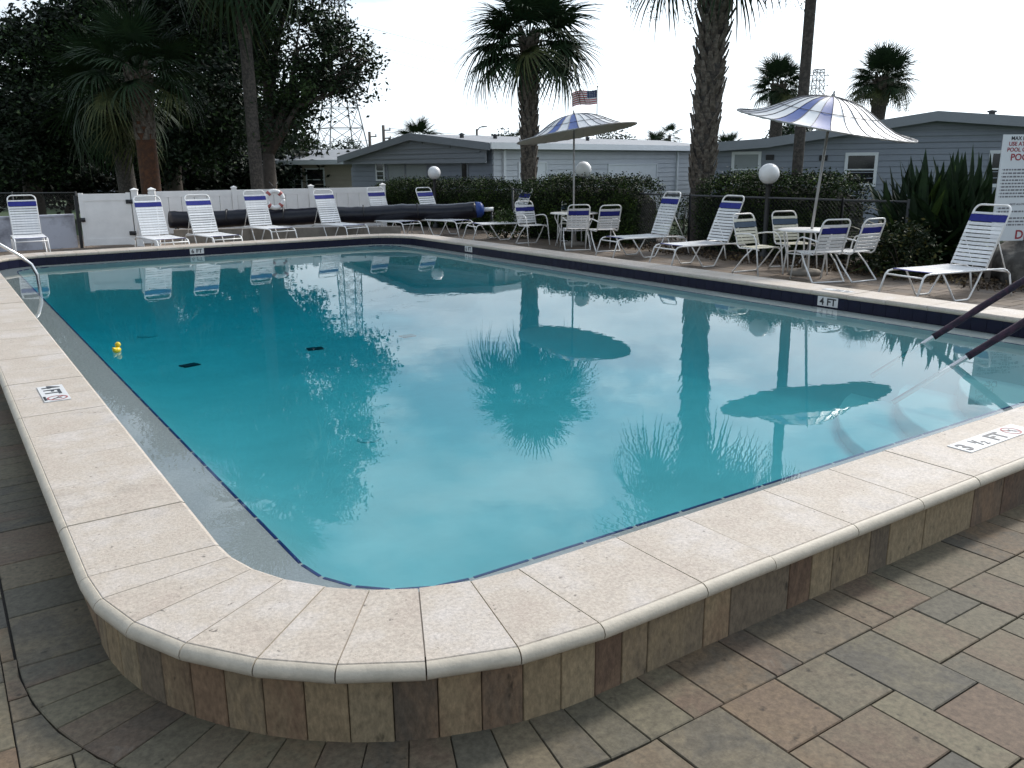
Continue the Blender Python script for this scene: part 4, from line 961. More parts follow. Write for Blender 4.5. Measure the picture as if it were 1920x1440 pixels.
# hedges
def hedge(label, p0, p1, wid, h, seed, mats=('leaf_hedge','leaf_hedge','leaf_bright'), dens=1900, leaf=.055, rnd=.25, base_z=0):
    p0, p1 = Vector((p0[0],p0[1],base_z)), Vector((p1[0],p1[1],base_z)); d = (p1-p0); L_ = d.length; c = (p0+p1)/2
    t = thing('hedge', label, 'hedge', c, math.atan2(d.y,d.x), 'clipped hedges behind the loungers'); rr = random.Random(seed)
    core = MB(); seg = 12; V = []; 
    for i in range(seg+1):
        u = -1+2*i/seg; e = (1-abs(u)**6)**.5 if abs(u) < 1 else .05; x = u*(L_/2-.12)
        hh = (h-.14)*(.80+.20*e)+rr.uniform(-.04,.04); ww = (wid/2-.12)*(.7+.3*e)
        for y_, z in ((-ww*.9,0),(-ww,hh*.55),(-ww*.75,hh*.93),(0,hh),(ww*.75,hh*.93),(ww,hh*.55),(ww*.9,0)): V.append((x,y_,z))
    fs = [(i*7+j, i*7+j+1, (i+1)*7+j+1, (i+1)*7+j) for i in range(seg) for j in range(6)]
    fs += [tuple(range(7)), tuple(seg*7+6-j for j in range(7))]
    core.add(V, fs); core.build('shade_core', M['hedge_core'], t)  # near-black solid standing in for the shade inside the hedge
    mb = MB(); cs = []
    area = L_*(2*h+wid); nn_ = int(area*dens/14)
    for _ in range(nn_):
        x = rr.uniform(-L_/2+.05, L_/2-.05); k = rr.random(); u = x/(L_/2); e = (1-abs(u)**5)**.5; hh = h*(.8+.2*e); ww = wid/2*(.7+.3*e)
        if k < .30: y_, z = rr.uniform(-ww*.85,ww*.85), hh+rr.gauss(0,.035)
        elif k < .9: y_, z = -ww*(1+rr.gauss(0,.05)), rr.uniform(.05,1)*hh
        else: x = (L_/2)*(1 if rr.random() < .5 else -1)*(.93+rr.gauss(0,.03)); y_, z = rr.uniform(-ww,ww), rr.uniform(.05,1)*hh*.92
        if rr.random() < .03: z += rr.uniform(0,.12)
        cs.append((Vector((x,y_,z)), .13))
    leaf_cloud(mb, cs, 14, 1.0, leaf, rr, 1.0, len(mats)); mb.build('foliage', [M[m] for m in mats], t); return t
hp = lambda px, d: tuple(P(px,d,0))[:2]
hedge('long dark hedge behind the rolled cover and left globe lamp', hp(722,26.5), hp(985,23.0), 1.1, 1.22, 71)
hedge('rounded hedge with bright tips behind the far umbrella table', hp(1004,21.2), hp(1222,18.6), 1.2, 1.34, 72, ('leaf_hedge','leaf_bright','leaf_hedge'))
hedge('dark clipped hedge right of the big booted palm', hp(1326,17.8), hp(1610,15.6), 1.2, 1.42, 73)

def sword_clump(label, base, n, ln, seed, spread=75, name='sword_leaf_plant', m='sword', wd=.05):
    t = thing(name, label, 'plant', base); rr = random.Random(seed)
    for i in range(n):
        an = rr.uniform(0,2*PI); el = math.radians(rr.uniform(90-spread, 88)); l = ln*rr.uniform(.65,1.1)*(.75+.25*math.sin(el)); mb = MB()
        d = Vector((math.cos(an)*math.cos(el), math.sin(an)*math.cos(el), math.sin(el))); sd = Vector((-math.sin(an),math.cos(an),0)); V = []
        b0 = Vector((rr.gauss(0,.34),rr.gauss(0,.30),rr.uniform(0,.40)))
        up_ = sd.cross(d)*-1
        for q in range(5):
            tt = q/4; w_ = wd*(.5+1.6*tt*(1-tt)*2)*(1 if q < 4 else .04); p = b0+d*(l*tt)-Vector((0,0,.18*l*tt**2.5*math.cos(el)*1.5))
            V += [p-sd*w_+up_*w_*.35, p, p+sd*w_+up_*w_*.35]
        mb.add(V, [f for q in range(4) for f in ((q*3,q*3+1,q*3+4,q*3+3),(q*3+1,q*3+2,q*3+5,q*3+4))]); mb.build('leaf', M[m] if rr.random() > .06 else M['leaf_bright'], t)
    return t
sword_clump('large dark plant with sword shaped leaves before the blue grey house', P(1750,14.2,0), 420, 1.55, 81, spread=85, wd=.056)
def bush(label, base, r, h, n, seed, mats, leaf=.07):
    t = thing('low_bush', label, 'bush', base, 0, 'low bushes along the fence'); rr = random.Random(seed); mb = MB(); cs = []
    for _ in range(n):
        th = rr.uniform(0,2*PI); u = rr.uniform(0,1)**.5; z = rr.uniform(.05,1)*h; q = math.sqrt(max(0,1-(z/h)**2*.75)); cs.append((Vector((r*q*u*math.cos(th), r*q*u*math.sin(th), z)), .14))
    leaf_cloud(mb, cs, 12, 1, leaf, rr, 1, len(mats)); mb.build('foliage', [M[m] for m in mats], t)
    mb = MB()
    for _ in range(7):
        c = rr.choice(cs)[0]; mb.tube([(0,0,0), c*.5+Vector((0,0,.08)), c], [.012,.008,.004], 5)
    mb.build('stems', M['bark'], t)
bush('yellow mottled croton bush below the sword leaf plant', P(1690,13.2,0), .55, .75, 150, 91, ('leaf_croton','leaf_hedge','leaf_hedge'))
bush('small bright bush beside the blue end of the rolled cover', P(948,20.6,0), .42, .62, 90, 92, ('leaf_bright','leaf_hedge','leaf_bright'))
bush('dark ground bush behind the near umbrella table', P(1640,14.0,0), .5, .6, 110, 93, ('leaf_hedge','leaf_croton','leaf_hedge'))
bush('airy pale bush behind the lounger left of the palm', P(1278,19.5,0), .45, .95, 80, 94, ('leaf_hedge','leaf_bright'))

# planting bed with mulch and leaf litter
mb = MB(); mb.add([(11.30,1.0,.004),(14.5,1.0,.004),(14.5,22.5,.004),(12.4,22.5,.004),(11.9,17.0,.004),(11.55,12.0,.004)], [(0,1,2,3,4,5)])
tag(mb.build('planting_bed', M['mulch']), kind='structure')
mb = MB(); rr = random.Random(99); cs = []
for _ in range(420): cs.append((Vector((rr.uniform(11.2,12.6), rr.uniform(2.6,13.5), .03)), .22))
leaf_cloud(mb, cs, 14, 1.0, .065, rr, .10, 2)
tag(mb.build('leaf_litter', [M['litter'], M['mulch']]), 'dry yellow brown leaves scattered under the chairs', 'leaf litter', kind='stuff')
# boulder
me = bpy.data.meshes.new('boulder'); bm = bmesh.new(); bmesh.ops.create_icosphere(bm, subdivisions=4, radius=1)
from mathutils import noise as mnoise
for v in bm.verts:
    nz = mnoise.noise(v.co*1.4)*.22 + mnoise.noise(v.co*4.1+Vector((3,1,2)))*.07; v.co = v.co*(1+nz); v.co.z = max(v.co.z, -.55); v.co = Vector((v.co.x*.55, v.co.y*.42, (v.co.z+.5)*.44))
for f in bm.faces: f.smooth = True
bm.to_mesh(me); bm.free()
tag(link('boulder', me, M['rock'], None, P(1915,12.7,0), (0,0,.4)), 'grey boulder under the rules sign at the right edge', 'boulder')

# ------------------------------------------------------------------ fences, wall, cover, lamps, sign
def post(mb, x, y, h, w_=.065, cap=True):
    mb.box(x-w_, x+w_, y-w_, y+w_, 0, h)
    if cap:
        a = w_+.014; mb.box(x-a, x+a, y-a, y+a, h, h+.02); z0, z1 = h+.02, h+.06
        mb.add([(x-a,y-a,z0),(x+a,y-a,z0),(x+a,y+a,z0),(x-a,y+a,z0),(x,y,z1)], [(0,1,4),(1,2,4),(2,3,4),(3,0,4)])
def pvc_fence(label, A, B, h, nbay, name='vinyl_fence', end_posts=(True,True), bw=.30):
    A, B = Vector((A.x,A.y,0)), Vector((B.x,B.y,0)); d = B-A; L_ = d.length; t = thing(name, label, 'fence', A, math.atan2(d.y,d.x), 'white vinyl fence')
    bay = L_/nbay
    for i in range(nbay+1):
        if (i == 0 and not end_posts[0]) or (i == nbay and not end_posts[1]): continue
        mb = MB(); post(mb, i*bay, 0, h+.03); mb.build('post', M['pvc'], t)
    for i in range(nbay):
        x0, x1 = i*bay+.066, (i+1)*bay-.066
        mb = MB(); mb.box(x0,x1,-.025,.025,h-.17,h-.02); mb.build('top_rail', M['pvc'], t)
        mb = MB(); mb.box(x0,x1,-.025,.025,.06,.20); mb.build('bottom_rail', M['pvc'], t)
        k = max(1, round((x1-x0)/bw))
        for j in range(k):
            q0, q1 = x0+(x1-x0)*j/k, x0+(x1-x0)*(j+1)/k; mb = MB()
            mb.add([(q0+.004,-.010,.2),(q0+.016,-.017,.2),(q1-.016,-.017,.2),(q1-.004,-.010,.2),(q1-.004,.012,.2),(q0+.004,.012,.2)]+[(q0+.004,-.010,h-.17),(q0+.016,-.017,h-.17),(q1-.016,-.017,h-.17),(q1-.004,-.010,h-.17),(q1-.004,.012,h-.17),(q0+.004,.012,h-.17)], [(i_,(i_+1)%6,6+(i_+1)%6,6+i_) for i_ in range(6)]); mb.build('board', M['pvc'], t)
    return t
def on_top(px, py, z):
    r = ray(px, py); s = (z-CAM.z)/r.z; return CAM + r*s
FT = 1.22
fA, fM, fB = on_top(283,353,FT), on_top(497,349,FT), on_top(717,345,FT)
gA, gB = Vector((2.09,18.95,0)), Vector((3.10,18.60,0))
print('fence pts', fA, fM, fB)
pvc_fence('white vinyl fence run behind the rolled cover', fA, fB, FT-.06, 3)
pvc_fence('short white vinyl fence return beside the gate posts', Vector((3.62,18.75,0)), fA+Vector((-.1,-.15,0)), FT-.06, 1, end_posts=(False,False))
# gate
gd = gB-gA; gt = thing('fence_gate', 'white vinyl gate panel with black hinges left of the loungers', 'gate', gA, math.atan2(gd.y,gd.x)); gl_ = gd.length
mb = MB(); mb.box(.012,gl_-.012,-.022,.022,.06,1.165); mb.build('panel', M['pvc'], gt)
for z0, z1 in ((.05,.20),(1.03,1.18)):
    mb = MB(); mb.box(0,gl_,-.034,.034,z0,z1); mb.build('rail', M['pvc'], gt)
for x0 in (.0,gl_-.09):
    mb = MB(); mb.box(x0,x0+.09,-.036,.036,.04,1.20); mb.build('stile', M['pvc'], gt)
for x_, z in ((gl_-.03,.30),(gl_-.03,1.0),(.02,.62)):
    mb = MB(); mb.box(x_-.07,x_+.07,-.06,-.037,z-.045,z+.045); mb.lathe([(.0,0),(.035,.0),(.045,.02),(.045,.06),(.03,.075),(0,.075)], 12, c=(x_+.03,-.075,z-.035)); mb.build('hinge' if x_ > .5 else 'latch', M['blackplastic'], gt)
gp = thing('gate_post', 'pair of white capped posts beside the gate', 'post', gB, gt.rotation_euler.z)
for x_ in (.09,.46):
    mb = MB(); post(mb, x_, .02, 1.24); mb.build('post', M['pvc'], gp)
mb = MB(); mb.box(.16,.39,.0,.04,.9,1.15); mb.build('rail', M['pvc'], gp); mb = MB(); mb.box(.16,.39,.005,.03,.06,.9); mb.build('board', M['pvc'], gp)
# black steel edge post of the gate and low stucco wall
mb = MB(); mb.box(-.03,.03,-.03,.03,0,1.15); tag(mb.build('steel_post', M['blackplastic'], None, (2.03,18.97,0)), 'thin black steel post at the left edge of the gate', 'post')
lw = thing('low_wall', 'low white stained stucco wall behind the leftmost lounger', 'wall', (-4.0,19.15,0), 0)
mb = MB(); mb.box(0,5.98,0,.2,-.5,.70); mb.build('wall_body', M['stucco'], lw)
mb = MB(); mb.box(-.02,5.985,-.02,.22,.70,.74); mb.build('cap', M['stucco'], lw)
# rolled pool cover on its reel, kerb below
cA, cB = P(318,20.75,.50), P(892,22.0,.60); d = cB-cA
rc = thing('rolled_pool_cover', 'long dark rolled pool cover with blue end behind the loungers', 'pool cover', Vector((cA.x,cA.y,0)), 0)
o = Vector((cA.x,cA.y,0)); nseg = 60; rr = random.Random(8)
pth = [cA.lerp(cB, i/nseg)-o+Vector((0,0,-.035*math.sin(PI*((i/nseg*4) % 1)))) for i in range(nseg+1)]
mb = MB(); mb.tube(pth, [.205+rr.uniform(-.006,.008) for _ in pth], 20); mb.build('roll', M['cover'], rc)
dn = d.normalized(); mb = MB(); mb.tube([cB-o-dn*.02, cB-o+dn*.14, cB-o+dn*.20], [.208,.19,.12], 20); mb.build('roll_end', M['cover_blue'], rc)
mb = MB(); mb.tube([cB-o+dn*.15, cB-o+dn*.46], .055, 12); mb.build('axle', M['trim_white'], rc)
for p in (cA.lerp(cB,.02), cB+dn*.42):
    q = p-o; mb = MB(); sd = Vector((-dn.y,dn.x,0))
    mb.tube([q, Vector((q.x+sd.x*.3,q.y+sd.y*.3,.0))], .02, 6); mb.tube([q, Vector((q.x-sd.x*.3,q.y-sd.y*.3,.0))], .02, 6); mb.build('reel_stand', M['galv'], rc)
for k in (.18,.36,.62,.80):
    q = cA.lerp(cB,k)-o; mb = MB(); mb.tube([q-dn*.015,q+dn*.015], .214, 20); mb.build('strap_band', M['blackplastic'], rc)
kA, kB = P(330,20.35,0), P(752,20.7,0); kd_ = kB-kA
kb = thing('concrete_kerb', 'low beige concrete kerb wall below the rolled cover', 'kerb', kA, math.atan2(kd_.y,kd_.x))
nn_ = 6
for i in range(nn_):
    l = kd_.length/nn_; mb = MB(); mb.box(i*l+.004,(i+1)*l-.004,-.10,.10,0,.30); mb.build('block', M['concrete'], kb)
# life ring on its hook
lr = thing('life_ring', 'white life ring with red bands hung on the fence', 'life ring', at(515,374,20.9), math.atan2(-fwd.y,-fwd.x)+PI/2+.5)
Rm, rm = .20, .058
def torus(mb, a0, a1, R_, r_, n=10, k=10):
    pth = [Vector((R_*math.cos(a0+(a1-a0)*i/n), 0, R_*math.sin(a0+(a1-a0)*i/n))) for i in range(n+1)]; mb.tube(pth, r_, k)
mb = MB(); torus(mb, 0, 2*PI, Rm, rm, 32); mb.build('ring', M['globe'], lr)
for i in range(4):
    a = PI/4+i*PI/2; mb = MB(); torus(mb, a-.16, a+.16, Rm, rm+.004, 4); mb.build('band', M['ring_red'], lr)
mb = MB(); mb.tube([(-.10,.03,.42),(-.06,-.05,.36),(0,-.07,.26),(.06,-.05,.36),(.10,.03,.42)], .012, 6); mb.build('hook', M['blackplastic'], lr)

def globe_lamp(label, px, py, d, dia):
    c = at(px, py, d); t = thing('globe_lamp', label, 'lamp', (c.x, c.y, 0), 0, 'white globe post lamps'); r = dia/2
    mb = MB(); mb.lathe([(r*math.sin(PI*i/16), c.z+r*math.cos(PI*i/16)) for i in range(15)], 28); mb.build('globe', M['globe'], t)
    mb = MB(); mb.lathe([(r*.38,c.z-r*.93),(r*.42,c.z-r*1.02),(.055,c.z-r*1.12),(.045,c.z-r*1.3),(.045,.12),(.09,.10),(.09,0)], 16); mb.build('post', M['post_dark'], t)
globe_lamp('globe lamp above the hedge nearest the grey gable', 814, 324, 23.8, .36)
globe_lamp('globe lamp beside the far umbrella pole', 1094, 318, 19.4, .36)
globe_lamp('largest globe lamp, before the dark clipped hedge', 1442, 326, 15.5, .37)

def chain_fence(label, pts, h=1.10):
    t = thing('chain_link_fence', label, 'fence', (pts[0][0],pts[0][1],0)); o = Vector((pts[0][0],pts[0][1],0))
    V = [Vector((p[0],p[1],0))-o for p in pts]
    mb = MB(); mb.tube([v+Vector((0,0,h)) for v in V], .021, 6); mb.build('top_rail', M['galv'], t)
    mesh = MB()
    for a, b in zip(V, V[1:]):
        d = b-a; L_ = d.length; d.normalize(); k = max(1, round(L_/2.4))
        for i in range(k+1):
            p = a+d*(L_*i/k); mb = MB(); mb.tube([p, p+Vector((0,0,h+.04))], .025, 6); mb.build('post', M['galv'], t)
        s = -h
        while s < L_:
            for sg in (0, 1):
                s0, s1 = max(0, s), min(L_, s+h)
                z0, z1 = (s0-s), (s1-s)
                if sg: z0, z1 = h-z0, h-z1
                if s1-s0 > .05: mesh.tube([a+d*s0+Vector((0,0,z0)), a+d*s1+Vector((0,0,z1))], .0014, 3, cap=False)
            s += .075
    tag(mesh.build('wire_mesh', M['galv'], t), kind='stuff')
fp = lambda px, d: tuple(P(px,d,0))[:2]
chain_fence('galvanised chain link fence in front of the hedges', [fp(962,22.3), fp(1290,17.3), fp(1570,14.7), fp(1690,13.9)])
chain_fence('chain link fence in the shade beyond the low wall', [tuple(P(-200,27,0))[:2], tuple(P(150,26.5,0))[:2]], 1.0)

# rules sign
s0 = P(1846,12.5,0); sg = thing('rules_sign', 'white pool rules sign with red and black lettering at the right edge', 'sign', s0, math.atan2(right.y,right.x)+.10)
Z1, Z0 = 2.085, .60; SW = 1.15
mb = MB(); mb.box(0,SW,-.012,.012,Z0,Z1); mb.build('board', M['sign'], sg)
for x_ in (.06, SW-.06):
    mb = MB(); mb.box(x_-.03,x_+.03,.014,.06,0,Z1-.05); mb.build('sign_post', M['wood_pole'], sg)
def sign_text(s, x, z, cap, m):
    me = textmesh(s, cap/.70, .0004, cap*.03); o_ = link('lettering', me, M[m], sg, (x, -.0145, z), (PI/2,0,0)); return o_
zp = .00121
for s, x, ytop, ybot, m in (('MAX P',.112,160,202,'ink_black'),('USE AT',.085,222,266,'ink_red'),('POOL O',.07,287,332,'ink_red'),('POO',.135,357,432,'ink_red'),('NOT ALLOWED',.22,925,948,'ink_grey'),('DI',.36,1242,1345,'ink_red')):
    sign_text(s, x, Z1-(ybot-140)*zp, (ybot-ytop)*zp, m)
mb = MB(); rr = random.Random(4)
for ytop in (528,568,608,648,686,724,762,800,838,972,1012,1050,1090,1130,1168):
    z = Z1-(ytop-140)*zp; x = .055
    mb.box(x-.02,x-.012,-.0142,-.013,z-.018,z-.006)
    end = .55+rr.uniform(-.1,.5)
    if ytop in (972,1050): end = .16+.05
    while x < end:
        l = rr.uniform(.02,.06); mb.box(x,x+l,-.0142,-.013,z-.024,z-.002); x += l+.013
tag(mb.build('fine_print', M['ink_grey'], sg), kind='stuff')

# ------------------------------------------------------------------ houses
def siding(parent, poly_top, s0, s1, zb, m, bh, name='siding_board', y=0.0, flip=1, axis='x'):
    """horizontal boards along local x (axis x, facing -y) or local y (axis y, facing -x), under the roofline poly_top [(s,z)...]"""
    def top(s):
        for (a, za), (b, zb_) in zip(poly_top, poly_top[1:]):
            if a <= s <= b: return za + (zb_-za)*(s-a)/(b-a) if b > a else max(za, zb_)
        return -9
    zmax = max(z for _, z in poly_top); z = zb
    while z < zmax:
        z1 = min(z+bh-.016, zmax); k = 60; ok = [s0+(s1-s0)*i/k for i in range(k+1) if top(s0+(s1-s0)*i/k) >= z + bh*.35]
        if len(ok) >= 2:
            a, b = ok[0], ok[-1]; mb = MB(); t0, t1 = .034, .020
            za, zb2 = min(z1, max(z+.02, top(a))), min(z1, max(z+.02, top(b)))
            if axis == 'x': V = [(a,y-t0,z),(b,y-t0,z),(b,y+.03,z),(a,y+.03,z),(a,y-t1,za),(b,y-t1,zb2),(b,y+.03,zb2),(a,y+.03,za)]
            else: V = [(y-t0,a,z),(y+.03,a,z),(y+.03,b,z),(y-t0,b,z),(y-t1,a,za),(y+.03,a,za),(y+.03,b,zb2),(y-t1,b,zb2)]
            mb.hexa(V); mb.build(name, m, parent)
        z += bh
def window(parent, x0, x1, z0, z1, y=0.0, fw=.09, sash=True, frame='trim_white', pane='glass', axis='x'):
    def bx(mb, a, b, u, v, c, d):
        if axis == 'x': mb.box(a,b,u,v,c,d)
        else: mb.box(u,v,a,b,c,d)
    mb = MB(); f0, f1 = y-.055, y-.015
    bx(mb,x0-fw,x0,f0,f1,z0-fw,z1+fw); bx(mb,x1,x1+fw,f0,f1,z0-fw,z1+fw); bx(mb,x0,x1,f0,f1,z1,z1+fw); bx(mb,x0,x1,f0,f1,z0-fw,z0)
    o = mb.build('window', M[frame], parent)
    zm = (z0+z1)/2
    for a, b, yy in (((z0, zm-.02, y-.028), (zm+.02, z1, y-.036)) if sash else ((z0, z1, y-.03),)):
        mb = MB(); bx(mb,x0,x1,yy-.004,yy+.004,a,b); mb.build('pane', M[pane], o)
    if sash:
        mb = MB(); bx(mb,x0,x1,y-.05,y-.02,zm-.02,zm+.02); mb.build('meeting_rail', M[frame], o)
def slab(mb, line, y0, y1, th, mi=0):
    """roof slab following polyline line [(s,z)] from y0 to y1"""
    for (a, za), (b, zb_) in zip(line, line[1:]):
        mb.hexa([(a,y0,za),(b,y0,zb_),(b,y1,zb_),(a,y1,za),(a,y0,za+th),(b,y0,zb_+th),(b,y1,zb_+th),(a,y1,za+th)], mi)
# blue grey house on the right
pl = Plane(P(1322,27.5,0), P(1900,24.5,0))
hc = thing('blue_grey_house', 'blue grey clapboard mobile home with low gable on the right', 'house', (pl.A.x,pl.A.y,0), pl.rot())
rl_ = [pl.sz(1322,276), pl.sz(1440,267), pl.sz(1755,217), pl.sz(1925,228), pl.sz(2250,262)]
wl = [(s, z-.02) for s, z in rl_]
siding(hc, wl, rl_[0][0]+.25, rl_[-1][0]-.3, -.5, M['siding_grey'], .172)
mb = MB(); slab(mb, rl_, -.42, 9, .10); mb.build('roof', M['roof'], hc)
mb = MB()
for (a, za), (b, zb_) in zip(rl_, rl_[1:]): mb.hexa([(a,-.46,za-.16),(b,-.46,zb_-.16),(b,-.425,zb_-.16),(a,-.425,za-.16),(a,-.46,za+.115),(b,-.46,zb_+.115),(b,-.425,zb_+.115),(a,-.425,za+.115)])
mb.build('fascia', M['trim_grey'], hc)
mb = MB(); pr = [(rl_[0][0]+.26,-.5)]+[(rl_[-1][0]-.32,-.5)]+[(min(max(a,rl_[0][0]+.26),rl_[-1][0]-.32), z+.01) for a, z in reversed(rl_)]; k = len(pr)
mb.add([(a,.012,z) for a, z in pr]+[(a,8.8,z) for a, z in pr], [tuple(range(k)), tuple(reversed(range(k,2*k)))]+[(i,k+i,k+(i+1)%k,(i+1)%k) for i in range(k)]); mb.build('wall', M['siding_grey'], hc)
x0, zt = pl.sz(1591,292); x1, zb_ = pl.sz(1636,344); window(hc, x0, x1, zb_, zt)
x0, zt = pl.sz(1378,290); x1, zb_ = pl.sz(1419,345); window(hc, x0, x1, zb_, zt, pane='panel', sash=True)
x0, zt = pl.sz(1862,288); x1, zb_ = pl.sz(1900,345); window(hc, x0, x1, zb_, zt)
for px, py in ((1444,295),(1544,296)):
    s, z = pl.sz(px, py); mb = MB(); mb.box(s-.12,s+.12,-.07,-.018,z-.08,z+.08)
    for i in range(3): mb.box(s-.11,s+.11,-.085,-.07,z-.06+i*.05,z-.04+i*.05)
    mb.build('vent', M['blackplastic'], hc)
s, z = pl.sz(1880,216); mb = MB(); mb.lathe([(.09,0),(.09,.12),(.14,.14),(.14,.17),(.0,.2)], 12, c=(s,2,z+.05)); mb.build('roof_vent', M['galv'], hc)

# grey gabled house in the middle
c0 = P(926,26.5,0); c1 = P(1345,37.0,0); dlong = Vector((c1.x-c0.x, c1.y-c0.y, 0)); LL = dlong.length
hb_ = thing('grey_gable_house', 'long grey mobile home with low front gable behind the hedge', 'house', (c0.x,c0.y,0), math.atan2(dlong.y,dlong.x))
plb = Plane(c0, c1); ylen = 8.3
dl = plb.d; gdir = Vector((-dl.y, dl.x, 0)); plg = Plane(c0, c0+gdir)          # gable plane: s runs back-left
ze = plb.sz(930,276)[1]; zr_s, zr = plg.sz(790,257); zl_s, zl = plg.sz(655,300)
print('house B', LL, ze, zr_s, zr, zl_s, zl)
YL = zl_s
siding(hb_, [(0,ze),(LL,ze)], 0, LL, -.5, M['siding_light'], .17)
mb = MB(); mb.box(.02,LL-.02,.002,.009,-.5,ze); mb.build('sheathing', M['siding_light'], hb_)
line = [(-.35,ze+.0),(zr_s,zr),(YL,zl)]
mb = MB()
for (a, za), (b, zb_) in zip(line, line[1:]): mb.hexa([(-.5,a,za),(LL+.3,a,za),(LL+.3,b,zb_),(-.5,b,zb_),(-.5,a,za+.09),(LL+.3,a,za+.09),(LL+.3,b,zb_+.09),(-.5,b,zb_+.09)])
mb.build('roof', M['roof'], hb_)
mb = MB(); mb.box(-.5,LL+.3,-.40,-.352,ze-.06,ze+.13); mb.build('gutter', M['trim_white'], hb_)
# gable front with deep fascia
mb = MB()
for (a, za), (b, zb_) in zip(line, line[1:]): mb.hexa([(-.54,a,za-.10),(-.505,a,za-.10),(-.505,b,zb_-.10),(-.54,b,zb_-.10),(-.54,a,za+.12),(-.505,a,za+.12),(-.505,b,zb_+.12),(-.54,b,zb_+.12)])
mb.build('fascia', M['trim_grey'], hb_)
siding(hb_, [(0.0,ze-.12),(zr_s,zr-.12),(YL,zl-.12)], 0.02, YL, zl-.15, M['trim_grey'], .155, 'gable_board', -.30, axis='y')
siding(hb_, [(0.0,ze),(YL,ze-.6)], 0.02, YL-.1, -.5, M['siding_grey'], .17, y=0.0, axis='y')  # gable wall in shade: darker colour than the brighter long wall
mb = MB(); pr = [(.01,-.5),(YL-.12,-.5),(YL-.12,zl+.01),(zr_s,zr),(.01,ze+.03)]; k = 5
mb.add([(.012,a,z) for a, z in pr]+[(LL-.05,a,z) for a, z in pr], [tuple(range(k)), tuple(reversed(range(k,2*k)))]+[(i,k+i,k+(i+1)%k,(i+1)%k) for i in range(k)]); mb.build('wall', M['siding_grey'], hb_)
mb = MB(); pr = [(.02,ze-.12),(.02,min(ze,zl-.15)),(YL-.02,zl-.15),(YL-.02,zl-.02),(zr_s,zr-.02),(.02,ze-.02)]; pr = [(.02,zl-.15),(YL-.02,zl-.15),(YL-.02,zl-.01),(zr_s,zr-.01),(.02,ze-.01)]; k = 5
mb.add([(-.288,a,z) for a, z in pr]+[(-.26,a,z) for a, z in pr], [tuple(range(k)), tuple(reversed(range(k,2*k)))]+[(i,k+i,k+(i+1)%k,(i+1)%k) for i in range(k)]); mb.build('gable_backing', M['trim_grey'], hb_)
def gwin(px0, py0, px1, py1, pane, sash=False, fr='trim_grey'):
    a, z1 = plg.sz(px1, py0); b, z0 = plg.sz(px0, py1); a, b = sorted((a, b)); window(hb_, a, b, z0, z1, 0.0, .06, sash, fr, pane, axis='y')
gwin(709,306,720,336,'glass',True,'trim_white'); gwin(730,309,760,342,'panel'); gwin(763,309,800,342,'panel'); gwin(868,305,877,335,'glass')
for px0, px1, py0, py1 in ((1140,1228,310,350),(1006,1022,306,345),(972,984,306,345)):
    a, z1 = plb.sz(px0,py0); b, z0 = plb.sz(px1,py1); window(hb_, a, b, max(z0,.2), z1, 0.0, .05, False, 'trim_white', 'trim_white')
for px in (943,1268):
    s, _ = plb.sz(px,300); mb = MB(); mb.box(s-.055,s+.055,-.09,-.02,-.5,ze-.04); mb.build('downspout', M['trim_white'], hb_)
for px in (890,1010,1180):
    s = plb.sz(px,262)[0]; mb = MB(); mb.lathe([(.07,0),(.07,.16),(.11,.18),(.0,.24)], 10, c=(max(.6,s),zr_s*.6,zr-.12)); mb.build('roof_vent', M['galv'], hb_)
# beige house further left
pla = Plane(P(520,40,0), P(690,38,0)); ha = thing('beige_house', 'low beige house with dark porch windows behind the fence', 'house', (pla.A.x,pla.A.y,0), pla.rot())
e0, e1 = pla.sz(527,305), pla.sz(705,312); zt = e0[1]
mb = MB(); mb.box(.1,e1[0],.012,3,-.5,zt-.02); mb.build('wall', M['siding_beige'], ha)
siding(ha, [(0,zt),(e1[0],zt)], 0.1, e1[0], -.5, M['siding_beige'], .2)
mb = MB(); mb.hexa([(-.6,-.5,zt),(e1[0]+2,-.5,zt),(e1[0]+2,3.5,zt+.55),(-.6,3.5,zt+.55),(-.6,-.5,zt+.06),(e1[0]+2,-.5,zt+.06),(e1[0]+2,3.5,zt+.62),(-.6,3.5,zt+.62)]); mb.build('roof', M['roof'], ha)
mb = MB(); mb.box(-.62,e1[0]+2,-.55,-.5,zt-.10,zt+.10); mb.build('fascia', M['trim_white'], ha)
for px0, px1 in ((527,533),(535,549),(552,566),(576,608)):
    a, z1 = pla.sz(px0,318); b, z0 = pla.sz(px1,343); window(ha, a, b, z0-.3, z1, 0.0, .07, px0 > 530, 'trim_white', 'glass')
# glimpse of a house under the dark trees
plf = Plane(P(120,46,0), P(230,46,0)); hf = thing('shaded_house', 'pale roofed house glimpsed under the dark left trees', 'house', (plf.A.x,plf.A.y,0), plf.rot())
a, z1 = plf.sz(138,312); b, z0 = plf.sz(204,330)
mb = MB(); mb.box(a,b,-.3,4,z1-.05,z1+.18); mb.build('roof', M['trim_white'], hf)
mb = MB(); mb.box(a+.1,b-.1,0,3.5,-.5,z1-.05); mb.build('wall', M['siding_grey'], hf)
for i in range(9):
    x_ = a+.2+(b-a-.4)*i/8; mb = MB(); mb.hexa([(x_-.02,-.06,z0),(x_+.04,-.06,z0),(x_+.04,-.01,z0),(x_-.02,-.01,z0),(x_-.12,-.06,z1-.06),(x_-.06,-.06,z1-.06),(x_-.06,-.01,z1-.06),(x_-.12,-.01,z1-.06)]); mb.build('slat', M['trim_white'], hf)

